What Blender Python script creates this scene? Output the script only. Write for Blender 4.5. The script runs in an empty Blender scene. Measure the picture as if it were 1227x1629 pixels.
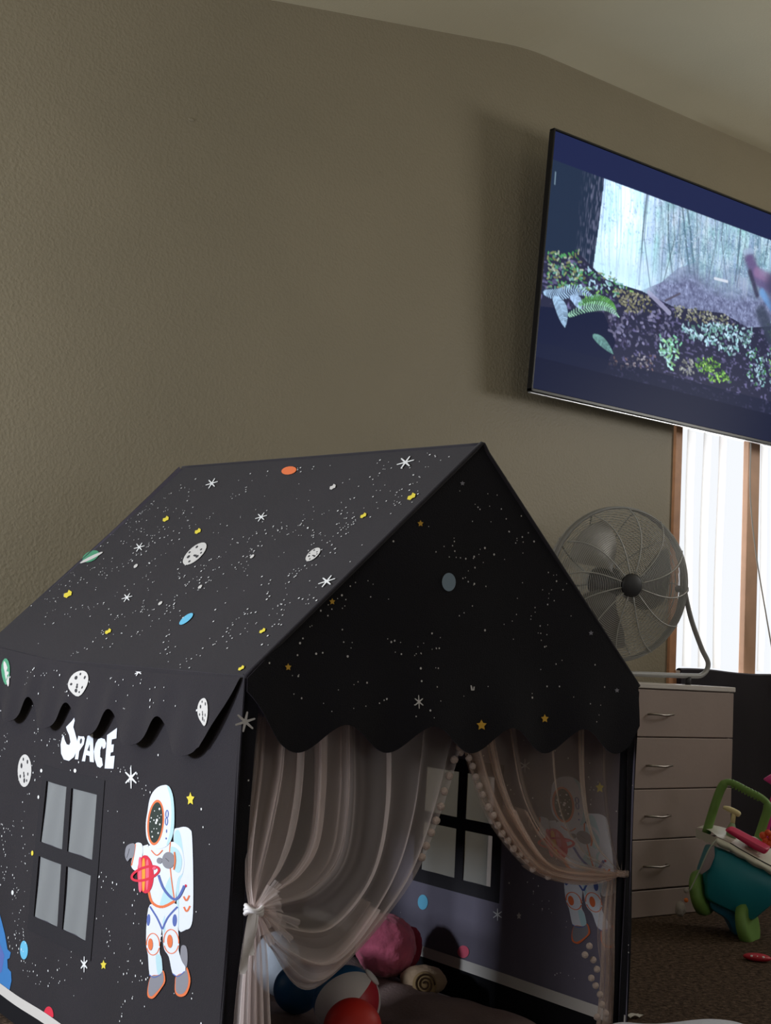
import bpy, math, random
import numpy as np
from mathutils import Vector, Matrix, noise
from mathutils.geometry import tessellate_polygon

random.seed(7)
SC = bpy.context.scene
COL = SC.collection

# ------------------------------------------------------------------ camera
CX, CY = 613.5, 814.5
VA = np.array([3450., 1207.]); VB = np.array([-905., 966.])
F = math.sqrt(-float((VA - [CX, CY]) @ (VB - [CX, CY])))
dX = np.array([VA[0] - CX, VA[1] - CY, F]); dX /= np.linalg.norm(dX)
dY = np.array([VB[0] - CX, VB[1] - CY, F]); dY /= np.linalg.norm(dY)
dZ = np.cross(dX, dY)
RC = np.stack([dX, dY, dZ], 1)
CAM = np.array([0., 0., .9])

cam = bpy.data.cameras.new('camera')
cam_ob = bpy.data.objects.new('camera', cam); COL.objects.link(cam_ob)
cam.sensor_fit = 'HORIZONTAL'; cam.sensor_width = 36.0
cam.lens = F / 1227.0 * 36.0
cam.clip_start = .02
right = RC[0]; down = RC[1]; fwd = RC[2]
m = Matrix(((right[0], -down[0], -fwd[0], CAM[0]), (right[1], -down[1], -fwd[1], CAM[1]),
            (right[2], -down[2], -fwd[2], CAM[2]), (0, 0, 0, 1)))
cam_ob.matrix_world = m
SC.camera = cam_ob

# ------------------------------------------------------------------ world, lights, exposure
SC.view_settings.view_transform = 'Standard'
SC.view_settings.look = 'None'
SC.view_settings.gamma = 1.0
SC.view_settings.use_curve_mapping = False
SC.view_settings.exposure = 0.0
W = bpy.data.worlds.new('daylight'); SC.world = W; W.use_nodes = True
bg = W.node_tree.nodes['Background']
bg.inputs[0].default_value = (.93, .96, 1.0, 1); bg.inputs[1].default_value = 1.0
SC.cycles.max_bounces = 8
SC.cycles.diffuse_bounces = 5
SC.cycles.transparent_max_bounces = 24
SC.cycles.transmission_bounces = 6
SC.cycles.sample_clamp_indirect = 4.0
SC.cycles.use_denoising = True


def area(name, loc, direction, sx, sy, power, color):
    l = bpy.data.lights.new(name, 'AREA'); l.shape = 'RECTANGLE'; l.size = sx; l.size_y = sy
    l.energy = power; l.color = color
    o = bpy.data.objects.new(name, l); COL.objects.link(o)
    o.location = loc
    o.rotation_euler = Vector(direction).to_track_quat('-Z', 'Y').to_euler()
    return o


area('daylight_through_side_window', (-1.70, 3.02, 1.14), (1, -.04, -.03), .32, .34, 84, (.88, .94, 1.0))
area('daylight_through_near_side_window', (-1.72, 1.3, 1.75), (1, .2, 0), 1.1, 1.0, 21, (.98, .97, .98))
area('daylight_through_blinds', (5.20, 4.05, 1.49), (0, -1, 0), 1.55, 1.15, 9, (.98, .98, 1.0))
area('added_rear_fill', (3.4, -1.72, 1.7), (0, 1, .12), 1.5, 1.2, 4, (1.0, .97, .9))  # added fill from behind the camera, lifts the ceiling; no known window
area('added_ceiling_fill', (6.42, 1.6, 2.3), (-1, 0, .55), 1.4, .8, 44, (1.0, .97, .90))  # added unseen fill that brightens the ceiling towards the right


# ------------------------------------------------------------------ helpers
def ray(px, py):
    return RC.T @ np.array([px - CX, py - CY, F])


def on(ax, val, px, py):
    d = ray(px, py); t = (val - CAM[ax]) / d[ax]
    return Vector((CAM + t * d).tolist())


def lerp(a, b, t): return a + (b - a) * t
def clamp(x, a=0., b=1.): return max(a, min(b, x))
def sstep(a, b, x):
    t = clamp((x - a) / (b - a)); return t * t * (3 - 2 * t)


MATS = {}


def srgb(c):
    if isinstance(c, str):
        c = [int(c[i:i + 2], 16) / 255 for i in (0, 2, 4)]
    return tuple([(x / 12.92 if x <= .04045 else ((x + .055) / 1.055) ** 2.4) for x in c]) + (1,)


def mat(name, color, rough=.6, metal=0., bump=0., bscale=60., vary=0., vscale=8., sheen=0., detail=3., spec=.5, emit=0., trans=0.):
    if name in MATS: return MATS[name]
    M = bpy.data.materials.new(name); M.use_nodes = True
    nt = M.node_tree; p = nt.nodes['Principled BSDF']
    col = srgb(color)
    p.inputs['Base Color'].default_value = col
    p.inputs['Roughness'].default_value = rough
    p.inputs['Metallic'].default_value = metal
    p.inputs['Specular IOR Level'].default_value = spec
    if sheen: p.inputs['Sheen Weight'].default_value = sheen
    if trans: p.inputs['Transmission Weight'].default_value = trans
    if emit:
        p.inputs['Emission Color'].default_value = col; p.inputs['Emission Strength'].default_value = emit
    tc = nt.nodes.new('ShaderNodeTexCoord')
    if vary:
        n = nt.nodes.new('ShaderNodeTexNoise'); n.inputs['Scale'].default_value = vscale; n.inputs['Detail'].default_value = 5
        nt.links.new(tc.outputs['Object'], n.inputs['Vector'])
        r = nt.nodes.new('ShaderNodeMapRange'); r.inputs[1].default_value = .3; r.inputs[2].default_value = .7
        r.inputs[3].default_value = 1 - vary; r.inputs[4].default_value = 1 + vary
        nt.links.new(n.outputs['Fac'], r.inputs[0])
        mx = nt.nodes.new('ShaderNodeVectorMath'); mx.operation = 'SCALE'
        mx.inputs[0].default_value = col[:3]
        nt.links.new(r.outputs[0], mx.inputs['Scale']); nt.links.new(mx.outputs[0], p.inputs['Base Color'])
    if bump:
        n = nt.nodes.new('ShaderNodeTexNoise'); n.inputs['Scale'].default_value = bscale; n.inputs['Detail'].default_value = detail
        nt.links.new(tc.outputs['Object'], n.inputs['Vector'])
        b = nt.nodes.new('ShaderNodeBump'); b.inputs['Strength'].default_value = bump; b.inputs['Distance'].default_value = .004
        nt.links.new(n.outputs['Fac'], b.inputs['Height']); nt.links.new(b.outputs[0], p.inputs['Normal'])
    MATS[name] = M
    return M


def sheer(name, color, dens, edge, translucent=.45, bump=0.):
    M = bpy.data.materials.new(name); M.use_nodes = True
    nt = M.node_tree; nt.nodes.clear()
    out = nt.nodes.new('ShaderNodeOutputMaterial')
    mix = nt.nodes.new('ShaderNodeMixShader'); tr = nt.nodes.new('ShaderNodeBsdfTransparent')
    df = nt.nodes.new('ShaderNodeBsdfDiffuse'); tl = nt.nodes.new('ShaderNodeBsdfTranslucent')
    df.inputs[0].default_value = srgb(color); tl.inputs[0].default_value = srgb(color)
    m2 = nt.nodes.new('ShaderNodeMixShader'); m2.inputs[0].default_value = translucent
    nt.links.new(df.outputs[0], m2.inputs[1]); nt.links.new(tl.outputs[0], m2.inputs[2])
    lw = nt.nodes.new('ShaderNodeLayerWeight'); lw.inputs[0].default_value = .3
    mr = nt.nodes.new('ShaderNodeMapRange'); mr.inputs[3].default_value = dens; mr.inputs[4].default_value = edge
    nt.links.new(lw.outputs['Facing'], mr.inputs[0])
    nt.links.new(mr.outputs[0], mix.inputs[0])
    nt.links.new(tr.outputs[0], mix.inputs[1]); nt.links.new(m2.outputs[0], mix.inputs[2])
    nt.links.new(mix.outputs[0], out.inputs[0])
    return M


class MB:
    def __init__(s): s.v = []; s.f = []; s.m = []
    def vert(s, p): s.v.append(tuple(p)); return len(s.v) - 1
    def face(s, idx, mi=0): s.f.append(tuple(idx)); s.m.append(mi)
    def poly(s, pts, mi=0): s.face([s.vert(p) for p in pts], mi)
    def grid(s, fn, nu, nv, mi=0, skip=None, flip=False):
        b = len(s.v)
        for i in range(nu + 1):
            for j in range(nv + 1): s.v.append(tuple(fn(i / nu, j / nv)))
        for i in range(nu):
            for j in range(nv):
                if skip and skip((i + .5) / nu, (j + .5) / nv): continue
                q = [b + i * (nv + 1) + j, b + (i + 1) * (nv + 1) + j, b + (i + 1) * (nv + 1) + j + 1, b + i * (nv + 1) + j + 1]
                s.face(q[::-1] if flip else q, mi)
    def gridxy(s, fn, us, vs, mi=0, skip=None):
        b = len(s.v); nv = len(vs)
        for u in us:
            for v in vs: s.v.append(tuple(fn(u, v)))
        for i in range(len(us) - 1):
            for j in range(nv - 1):
                if skip and skip((us[i] + us[i + 1]) / 2, (vs[j] + vs[j + 1]) / 2): continue
                s.face([b + i * nv + j, b + (i + 1) * nv + j, b + (i + 1) * nv + j + 1, b + i * nv + j + 1], mi)
    def box(s, c, h, mi=0, rot=None, bev=0.):
        c = Vector(c); h = Vector(h)
        R = rot or Matrix.Identity(3)
        b = min(bev, min(h) * .95)
        if b <= 0:
            b0 = len(s.v)
            for x in (-1, 1):
                for y in (-1, 1):
                    for z in (-1, 1): s.v.append(tuple(c + R @ Vector((x * h.x, y * h.y, z * h.z))))
            for q in ((0, 1, 3, 2), (4, 6, 7, 5), (0, 4, 5, 1), (2, 3, 7, 6), (0, 2, 6, 4), (1, 5, 7, 3)): s.face([b0 + i for i in q], mi)
            return
        idx = {}
        for x in (-1, 1):
            for y in (-1, 1):
                for z in (-1, 1):
                    for k in range(3):
                        p = Vector((x * h.x, y * h.y, z * h.z)); sg = (x, y, z)
                        for a in range(3):
                            if a != k: p[a] -= sg[a] * b
                        idx[x, y, z, k] = s.vert(c + R @ p)
        S = (-1, 1)
        for sg in S:
            s.face([idx[sg, -1, -1, 0], idx[sg, 1, -1, 0], idx[sg, 1, 1, 0], idx[sg, -1, 1, 0]], mi)
            s.face([idx[-1, sg, -1, 1], idx[1, sg, -1, 1], idx[1, sg, 1, 1], idx[-1, sg, 1, 1]], mi)
            s.face([idx[-1, -1, sg, 2], idx[1, -1, sg, 2], idx[1, 1, sg, 2], idx[-1, 1, sg, 2]], mi)
        for a in S:
            for c_ in S:
                s.face([idx[a, c_, -1, 0], idx[a, c_, 1, 0], idx[a, c_, 1, 1], idx[a, c_, -1, 1]], mi)
                s.face([idx[a, -1, c_, 0], idx[a, 1, c_, 0], idx[a, 1, c_, 2], idx[a, -1, c_, 2]], mi)
                s.face([idx[-1, a, c_, 1], idx[1, a, c_, 1], idx[1, a, c_, 2], idx[-1, a, c_, 2]], mi)
        for x in S:
            for y in S:
                for z in S: s.face([idx[x, y, z, 0], idx[x, y, z, 1], idx[x, y, z, 2]], mi)
    def tube(s, pts, r, n=8, mi=0, closed=False, caps=True):
        pts = [Vector(p) for p in pts]; N = len(pts)
        rr = r if isinstance(r, (list, tuple)) else [r] * N
        b = len(s.v); up = None
        for i, p in enumerate(pts):
            if closed: t = pts[(i + 1) % N] - pts[i - 1]
            else: t = pts[min(i + 1, N - 1)] - pts[max(i - 1, 0)]
            t.normalize()
            if up is None: up = t.orthogonal().normalized()
            up = (up - t * up.dot(t))
            if up.length < 1e-6: up = t.orthogonal()
            up.normalize()
            sd = t.cross(up)
            for k in range(n):
                a = 2 * math.pi * k / n
                s.v.append(tuple(p + (up * math.cos(a) + sd * math.sin(a)) * rr[i]))
        L = N if closed else N - 1
        for i in range(L):
            j = (i + 1) % N
            for k in range(n):
                k2 = (k + 1) % n
                s.face([b + i * n + k, b + i * n + k2, b + j * n + k2, b + j * n + k], mi)
        if not closed and caps:
            s.face([b + k for k in range(n)][::-1], mi); s.face([b + (N - 1) * n + k for k in range(n)], mi)
    def blob(s, c, r, nu=20, nv=12, mi=0, fn=None, rot=None):
        c = Vector(c); r = Vector(r if hasattr(r, '__len__') else (r, r, r)); b = len(s.v)
        R = rot or Matrix.Identity(3)
        for j in range(nv + 1):
            th = math.pi * j / nv
            for i in range(nu):
                ph = 2 * math.pi * i / nu
                d = Vector((math.sin(th) * math.cos(ph), math.sin(th) * math.sin(ph), math.cos(th)))
                k = fn(d) if fn else 1.
                s.v.append(tuple(c + R @ Vector((d.x * r.x * k, d.y * r.y * k, d.z * r.z * k))))
        for j in range(nv):
            for i in range(nu):
                i2 = (i + 1) % nu
                q = [b + j * nu + i, b + (j + 1) * nu + i, b + (j + 1) * nu + i2, b + j * nu + i2]
                mm = mi
                if callable(mi):
                    th = math.pi * (j + .5) / nv; ph = 2 * math.pi * (i + .5) / nu
                    mm = mi(th, ph)
                s.face(q, mm)
    def lathe(s, prof, c, R=None, n=32, mi=0):
        R = R or Matrix.Identity(3); c = Vector(c); b = len(s.v)
        for (r, z) in prof:
            for k in range(n):
                a = 2 * math.pi * k / n
                s.v.append(tuple(c + R @ Vector((r * math.cos(a), r * math.sin(a), z))))
        for i in range(len(prof) - 1):
            for k in range(n):
                k2 = (k + 1) % n
                s.face([b + i * n + k, b + i * n + k2, b + (i + 1) * n + k2, b + (i + 1) * n + k], mi)
    def build(s, name, mats, parent=None, smooth=True, loc=None, weld=False):
        me = bpy.data.meshes.new(name)
        org = Vector(loc) if loc is not None else Vector((0, 0, 0))
        vs = [tuple(Vector(v) - org) for v in s.v]
        me.from_pydata(vs, [], s.f); me.update()
        if not isinstance(mats, (list, tuple)): mats = [mats]
        for mm in mats: me.materials.append(mm)
        me.polygons.foreach_set('material_index', s.m)
        me.polygons.foreach_set('use_smooth', [smooth] * len(s.f))
        o = bpy.data.objects.new(name, me); COL.objects.link(o)
        o.location = org
        if parent:
            o.parent = parent
            acc = Vector((0, 0, 0)); q = parent
            while q: acc += q.location; q = q.parent
            o.location = org - acc
        return o


def tag(o, label=None, cat=None, group=None, kind=None):
    if label: o['label'] = label
    if cat: o['category'] = cat
    if group: o['group'] = group
    if kind: o['kind'] = kind
    return o


def thing(name, loc, label, cat, group=None):
    o = bpy.data.objects.new(name, None); COL.objects.link(o); o.location = loc
    o.empty_display_size = .1
    return tag(o, label, cat, group)


def struct(o): o['kind'] = 'structure'; return o


def catmull(P, t):
    n = len(P) - 1; x = clamp(t) * n; i = min(int(x), n - 1); u = x - i
    p0 = P[max(i - 1, 0)]; p1 = P[i]; p2 = P[i + 1]; p3 = P[min(i + 2, n)]
    return (p1 * 2 + (p2 - p0) * u + (p0 * 2 - p1 * 5 + p2 * 4 - p3) * u * u + (p1 * 3 - p0 - p2 * 3 + p3) * u ** 3) * .5


def smooth_path(P, n):
    P = [Vector(p) for p in P]
    return [catmull(P, i / n) for i in range(n + 1)]


# ------------------------------------------------------------------ materials
def wall_mat():
    M = bpy.data.materials.new('orange_peel_wall_paint'); M.use_nodes = True
    nt = M.node_tree; p = nt.nodes['Principled BSDF']
    tc = nt.nodes.new('ShaderNodeTexCoord')
    n = nt.nodes.new('ShaderNodeTexNoise'); n.inputs['Scale'].default_value = 1.3; n.inputs['Detail'].default_value = 4
    nt.links.new(tc.outputs['Object'], n.inputs['Vector'])
    cr = nt.nodes.new('ShaderNodeValToRGB')
    cr.color_ramp.elements[0].position = .3; cr.color_ramp.elements[0].color = srgb('8c836f')
    cr.color_ramp.elements[1].position = .7; cr.color_ramp.elements[1].color = srgb('958b76')
    nt.links.new(n.outputs['Fac'], cr.inputs[0]); nt.links.new(cr.outputs[0], p.inputs['Base Color'])
    p.inputs['Roughness'].default_value = .5; p.inputs['Specular IOR Level'].default_value = .4
    n1 = nt.nodes.new('ShaderNodeTexNoise'); n1.inputs['Scale'].default_value = 120; n1.inputs['Detail'].default_value = 2
    n2 = nt.nodes.new('ShaderNodeTexVoronoi'); n2.inputs['Scale'].default_value = 85
    nt.links.new(tc.outputs['Object'], n1.inputs['Vector']); nt.links.new(tc.outputs['Object'], n2.inputs['Vector'])
    ad = nt.nodes.new('ShaderNodeMath'); ad.operation = 'MULTIPLY_ADD'; ad.inputs[1].default_value = .6
    nt.links.new(n2.outputs['Distance'], ad.inputs[0]); nt.links.new(n1.outputs['Fac'], ad.inputs[2])
    b = nt.nodes.new('ShaderNodeBump'); b.inputs['Strength'].default_value = .34; b.inputs['Distance'].default_value = .004
    nt.links.new(ad.outputs[0], b.inputs['Height']); nt.links.new(b.outputs[0], p.inputs['Normal'])
    return M


def carpet_mat():
    M = bpy.data.materials.new('brown_flecked_carpet'); M.use_nodes = True
    nt = M.node_tree; p = nt.nodes['Principled BSDF']
    tc = nt.nodes.new('ShaderNodeTexCoord')
    n = nt.nodes.new('ShaderNodeTexNoise'); n.inputs['Scale'].default_value = 62; n.inputs['Detail'].default_value = 6
    n.inputs['Roughness'].default_value = .75
    nt.links.new(tc.outputs['Object'], n.inputs['Vector'])
    cr = nt.nodes.new('ShaderNodeValToRGB')
    e = cr.color_ramp.elements
    e[0].position = .34; e[0].color = srgb('261d18'); e[1].position = .68; e[1].color = srgb('86705f')
    k = e.new(.5); k.color = srgb('57483d')
    nt.links.new(n.outputs['Fac'], cr.inputs[0]); nt.links.new(cr.outputs[0], p.inputs['Base Color'])
    p.inputs['Roughness'].default_value = .95; p.inputs['Specular IOR Level'].default_value = .1
    b = nt.nodes.new('ShaderNodeBump'); b.inputs['Strength'].default_value = .9; b.inputs['Distance'].default_value = .012
    nt.links.new(n.outputs['Fac'], b.inputs['Height']); nt.links.new(b.outputs[0], p.inputs['Normal'])
    return M


WALL = wall_mat()
CEIL = mat('ceiling_paint', 'c9c0a6', .8, bump=.25, bscale=120, vary=.03, vscale=2)
CARPET = carpet_mat()
WOOD = mat('orange_stained_wood_trim', 'c08a63', .5, vary=.15, vscale=14)
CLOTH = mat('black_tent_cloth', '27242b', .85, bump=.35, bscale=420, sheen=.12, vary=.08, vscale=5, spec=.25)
CLOTH_SHADED = mat('black_tent_cloth_shaded', '18171d', .9, bump=.35, bscale=420, sheen=.04, vary=.08, vscale=5, spec=.2)  # same tent cloth, with the unlit front's shade put into the colour
BLACKTRIM = mat('black_tent_trim', '17171c', .9, spec=.2)
LINING = mat('violet_grey_cloth_reverse', '736f80', .9, bump=.2, bscale=400, vary=.07, vscale=6, spec=.2)
P_WHITE = mat('print_white', 'eef0f4', .8)
P_SUIT = mat('print_suit_white', 'e8eefc', .8)
P_CYAN = mat('print_pale_cyan', 'bfe4f0', .8)
P_GREY = mat('print_grey', '8d8d98', .8)
P_LGREY = mat('print_moon_white', 'd4d2d2', .8)
P_DGREY = mat('print_dark_grey', '3a3a40', .8)
P_ORANGE = mat('print_orange', 'ee7c4c', .8)
P_RED = mat('print_red', 'e0304a', .8)
P_PINK = mat('print_pink', 'f26a86', .8)
P_AMBER = mat('print_amber', 'f9a63c', .8)
P_YELLOW = mat('print_yellow', 'ead84a', .8)
P_BLUE = mat('print_blue', '5b6fb8', .8)
P_SKY = mat('print_sky_blue', '6cc2ea', .8)
P_EARTH = mat('print_planet_blue', '3c7fc4', .8)
P_GREEN = mat('print_green', '4f9a78', .8)
P_VISOR = mat('print_visor', '2f3a36', .8)
PR = [P_WHITE, P_SUIT, P_CYAN, P_GREY, P_LGREY, P_DGREY, P_ORANGE, P_RED, P_PINK, P_AMBER, P_YELLOW, P_BLUE, P_SKY, P_EARTH, P_GREEN, P_VISOR]
(WH, SU, CYN, GR, MO, DG, OR, RE, PK, AM, YE, BL, SK, EA, GN, VI) = range(2, 18)   # slots 0 and 1 are cloth and lining
PANE = sheer('grey_mesh_pane', 'eef3f8', .30, .48, .3)
TULLE = sheer('pale_pink_tulle', 'f8ecea', .31, .60, .45)
TULLE2 = sheer('cream_tulle', 'e8d2c4', .23, .54, .45)
POM = mat('cream_pompom_wool', 'b8a59b', .95, bump=.8, bscale=250, sheen=.3)
SATIN = mat('white_satin_ribbon', 'f3eff2', .35)
HEM = mat('white_hem_binding', 'd6d2cf', .8)

# ------------------------------------------------------------------ the room
YW = 3.87; XL = -1.6; XR = 6.3; YB = -1.6
ZC = 3.46; XK = 3.41; SL = .19
WX0, WX1, WZ0, WZ1 = 4.425, 6.0, .905, 2.08


def ceil_z(x):
    if x > XK + .12: return ZC
    if x < XK - .12: return ZC - SL * (XK - x)
    t = (x - XK + .12) / .24
    return lerp(ZC - SL * .12, ZC, 1 - (1 - t) ** 2)


b = MB()
xs = [XL, 0, 1, 2, 3, XK - .12, XK - .06, XK, XK + .06, XK + .12, WX0, 5, WX1, XR]
for i in range(len(xs) - 1):
    x0, x1 = xs[i], xs[i + 1]
    if x0 >= WX0 - 1e-6 and x1 <= WX1 + 1e-6:
        b.poly([(x0, YW, 0), (x1, YW, 0), (x1, YW, WZ0), (x0, YW, WZ0)])
        b.poly([(x0, YW, WZ1), (x1, YW, WZ1), (x1, YW, ceil_z(x1)), (x0, YW, ceil_z(x0))])
    else:
        b.poly([(x0, YW, 0), (x1, YW, 0), (x1, YW, ceil_z(x1)), (x0, YW, ceil_z(x0))])
# reveals of the window opening
for q in ([(WX0, YW, WZ0), (WX0, YW + .14, WZ0), (WX0, YW + .14, WZ1), (WX0, YW, WZ1)],
          [(WX1, YW, WZ0), (WX1, YW + .14, WZ0), (WX1, YW + .14, WZ1), (WX1, YW, WZ1)],
          [(WX0, YW, WZ1), (WX0, YW + .14, WZ1), (WX1, YW + .14, WZ1), (WX1, YW, WZ1)],
          [(WX0, YW, WZ0), (WX1, YW, WZ0), (WX1, YW + .14, WZ0), (WX0, YW + .14, WZ0)]): b.poly(q)
# small dents and chips in the plaster
for (px, py, r) in ((305, 190, .012), (423, 157, .006), (605, 273, .006), (711, 292, .005)):
    p = on(1, YW - .001, px, py); b.blob(p, (r, .003, r * .5), 8, 6)
struct(b.build('wall_back', WALL, smooth=False))
b = MB()
for i in range(len(xs) - 1):
    b.poly([(xs[i], YB, ceil_z(xs[i])), (xs[i], YW, ceil_z(xs[i])), (xs[i + 1], YW, ceil_z(xs[i + 1])), (xs[i + 1], YB, ceil_z(xs[i + 1]))])
struct(b.build('ceiling', CEIL, smooth=True))
b = MB(); b.poly([(XL, YB, 0), (XR, YB, 0), (XR, YW, 0), (XL, YW, 0)]); struct(b.build('floor', CARPET, smooth=False))


def wall_open(name, plane, a0, a1, o0, o1, z0, z1, top):
    b = MB()
    def P(a, z): return (plane[1], a, z) if plane[0] == 'x' else (a, plane[1], z)
    b.poly([P(a0, 0), P(o0, 0), P(o0, top(o0)), P(a0, top(a0))]); b.poly([P(o1, 0), P(a1, 0), P(a1, top(a1)), P(o1, top(o1))])
    b.poly([P(o0, 0), P(o1, 0), P(o1, z0), P(o0, z0)]); b.poly([P(o0, z1), P(o1, z1), P(o1, top(o1)), P(o0, top(o0))])
    struct(b.build(name, WALL, smooth=False))


wall_open('wall_left', ('x', XL), YB, YW, .6, 3.4, .80, 2.35, lambda a: ceil_z(XL))
wall_open('wall_right', ('x', XR), YB, YW, .9, 2.3, 1.9, 2.7, lambda a: ZC)
wall_open('wall_front', ('y', YB), XL, XR, 2.6, 4.2, 1.1, 2.3, lambda a: ceil_z(a) + .3)

# window behind the blinds
b = MB()
for (x0, x1, z0, z1) in ((WX0 - .045, WX0, WZ0 - .05, WZ1 + .05), (WX1, WX1 + .045, WZ0 - .05, WZ1 + .05), (WX0, WX1, WZ1, WZ1 + .05), (WX0, WX1, WZ0 - .05, WZ0)):
    b.box(((x0 + x1) / 2, YW - .006, (z0 + z1) / 2), ((x1 - x0) / 2, .008, (z1 - z0) / 2), bev=.002)
win = struct(b.build('window_1', WOOD, smooth=False))
b = MB(); b.box((4.965, YW + .03, (WZ0 + WZ1) / 2), (.042, .018, (WZ1 - WZ0) / 2 - .002), bev=.004)
b.build('mullion', mat('glare_washed_peach_wood', 'e2b597', .5, vary=.06, vscale=12), win, smooth=False)  # paleness is window glare put into the wood colour
b = MB(); b.box(((WX0 + WX1) / 2, YW + .02, WZ0 + .012), ((WX1 - WX0) / 2 - .003, .055, .010), bev=.004)
b.build('window_sill', mat('white_sill_paint', 'e5e0d8', .5), win, smooth=False)

SLAT = sheer('white_vinyl_slat', 'e9e8e6', .97, .99, .5)
blind = thing('vertical_blind', (5.2, YW + .09, WZ1 - .03), 'overexposed white vertical blind filling the sunlit window beside the fan', 'blind')
b = MB(); b.box((5.21, YW + .09, WZ1 - .022), (.775, .025, .018), bev=.004)
b.build('head_rail', mat('white_rail', 'e5e5e5', .4), blind, smooth=False)
k = 0; x = 4.50
while x < 5.98:
    if not (4.925 < x < 5.0):
        b = MB()
        a = math.radians(24 if k % 4 else 32)
        b.grid(lambda u, v: (x + (u - .5) * .130 * math.cos(a) + .006 * math.sin(v * 5 + k), YW + .09 + (u - .5) * .130 * math.sin(a) + .007 * (1 - (2 * u - 1) ** 2), lerp(WZ0 + .04, WZ1 - .045, v)), 4, 8)
        b.build('slat', SLAT, blind)
    x += .107; k += 1
b = MB()
b.tube(smooth_path([on(1, 3.80, 1195, 700), on(1, 3.80, 1194, 790), on(1, 3.80, 1203, 880), on(1, 3.80, 1216, 960), on(1, 3.80, 1229, 1035), on(1, 3.80, 1240, 1100)], 20), .0035, 6)
tag(b.build('wall_cord', mat('pale_cord', 'bdb8b2', .6)), 'thin pale cord hanging from under the television in front of the window', 'cord')

# dark padded screen that stands below the window
b = MB()
def scr(u, v): return (lerp(4.43, 6.1, u), 3.83 + .004 * math.sin(u * 40) * v, lerp(0.0, .93 - .006 * u + .004 * math.sin(u * 17), v))
b.grid(scr, 60, 12)
b.grid(lambda u, v: tuple(Vector(scr(u, v)) + Vector((0, .03, 0))), 60, 12, flip=True)
b.grid(lambda u, v: (scr(u, 1)[0], scr(u, 1)[1] + .03 * v, scr(u, 1)[2] + .006 * math.sin(v * math.pi)), 60, 4)
b.grid(lambda u, v: tuple(Vector(scr(0, u)) + Vector((0, .03 * v, 0))), 12, 1)
tag(b.build('padded_screen', mat('charcoal_padding', '2e2a31', .9, bump=.3, bscale=300, vary=.15, vscale=3)),
    'dark charcoal padded screen standing under the window behind the drawers', 'screen')


# ------------------------------------------------------------------ television
TVT = 3.68; TVB = 3.75
tl = on(1, TVT, 882, 203); bl = on(1, TVB, 845, 622)
tvx = (tl.x + bl.x) / 2; tvh = (Vector((0, tl.y, tl.z)) - Vector((0, bl.y, bl.z))).length
tvw = tvh * 1.775
UP = Vector((0, TVT - TVB, tl.z - bl.z)).normalized(); RT = Vector((1, 0, 0)); NN = RT.cross(UP).normalized()   # NN faces the room (-y)
if NN.y > 0: NN = -NN
T0 = Vector((tvx, bl.y, bl.z))
tv = thing('television', (tvx + tvw / 2, YW, (tl.z + bl.z) / 2), 'large flat television on the wall showing a misty forest scene', 'television')
Rtv = Matrix((RT, -NN, UP)).transposed()
b = MB()
def TP(u, v, d=0.): return T0 + RT * (u * tvw) + UP * (v * tvh) + NN * d
bz = .009
for (u0, u1, v0, v1) in ((0, 1, 0, bz * 1.5 / tvh), (0, 1, 1 - bz / tvh, 1), (0, bz / tvw, 0, 1), (1 - bz / tvw, 1, 0, 1)):
    b.box(TP((u0 + u1) / 2, (v0 + v1) / 2, -.012), ((u1 - u0) / 2 * tvw, .014, (v1 - v0) / 2 * tvh), rot=Rtv, bev=.002)
b.build('bezel', mat('black_bezel', '0c0c0f', .35), tv, smooth=False)
b = MB(); b.box(TP(.5, .5, -.022), (tvw / 2 - .004, .014, tvh / 2 - .004), rot=Rtv, bev=.006)
b.box(TP(.5, .35, -.038), (tvw * .3, .02, tvh * .25), rot=Rtv, bev=.008)
b.build('back_shell', mat('black_shell', '101014', .6), tv, smooth=False)
b = MB(); b.box(TP(.5, -.002, -.020), (tvw / 2 - .01, .008, .0022), rot=Rtv)
b.build('silver_lower_strip', mat('silver_strip', 'c9ccd2', .3, .8), tv, smooth=False)
b = MB(); b.box((tvx + tvw / 2, YW - .018, TP(.5, .5).z), (.22, .016, .16), bev=.004)
b.tube([(tvx + tvw / 2, YW - .03, TP(.5, .42).z), tuple(TP(.5, .42, -.04))], .02, 10)
b.build('wall_bracket', mat('bracket_metal', '222222', .5, .6), tv, smooth=False)


def vnoise(h, w, cy, cx, seed):
    rs = np.random.RandomState(seed)
    g = rs.rand(int(h / cy) + 3, int(w / cx) + 3)
    yy = np.arange(h) / cy; xx = np.arange(w) / cx
    y0 = yy.astype(int); x0 = xx.astype(int); fy = (yy - y0)[:, None]; fx = (xx - x0)[None, :]
    fy = fy * fy * (3 - 2 * fy); fx = fx * fx * (3 - 2 * fx)
    a = g[np.ix_(y0, x0)]; b_ = g[np.ix_(y0, x0 + 1)]; c = g[np.ix_(y0 + 1, x0)]; d = g[np.ix_(y0 + 1, x0 + 1)]
    return (a * (1 - fx) + b_ * fx) * (1 - fy) + (c * (1 - fx) + d * fx) * fy


# picture on the screen: a colour per vertex of a fine grid, painted in the screen's own flat coordinates
IW, IH = 800, 452
img = np.zeros((IH, IW, 3)); YY, XX = np.mgrid[0:IH, 0:IW].astype(float)
rs = np.random.RandomState(5)


def S2(cx, cy):                       # photograph detail coordinates -> picture column,row
    px = 820 + cx / 3.015; py = 180 + cy / 3.015
    d = ray(px, py); Cc = Vector(CAM.tolist()); D = Vector(d.tolist())
    t = (T0 - Cc).dot(NN) / D.dot(NN); P = Cc + D * t - T0
    return (P.dot(RT) / tvw * IW, (1 - P.dot(UP) / tvh) * IH)


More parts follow.
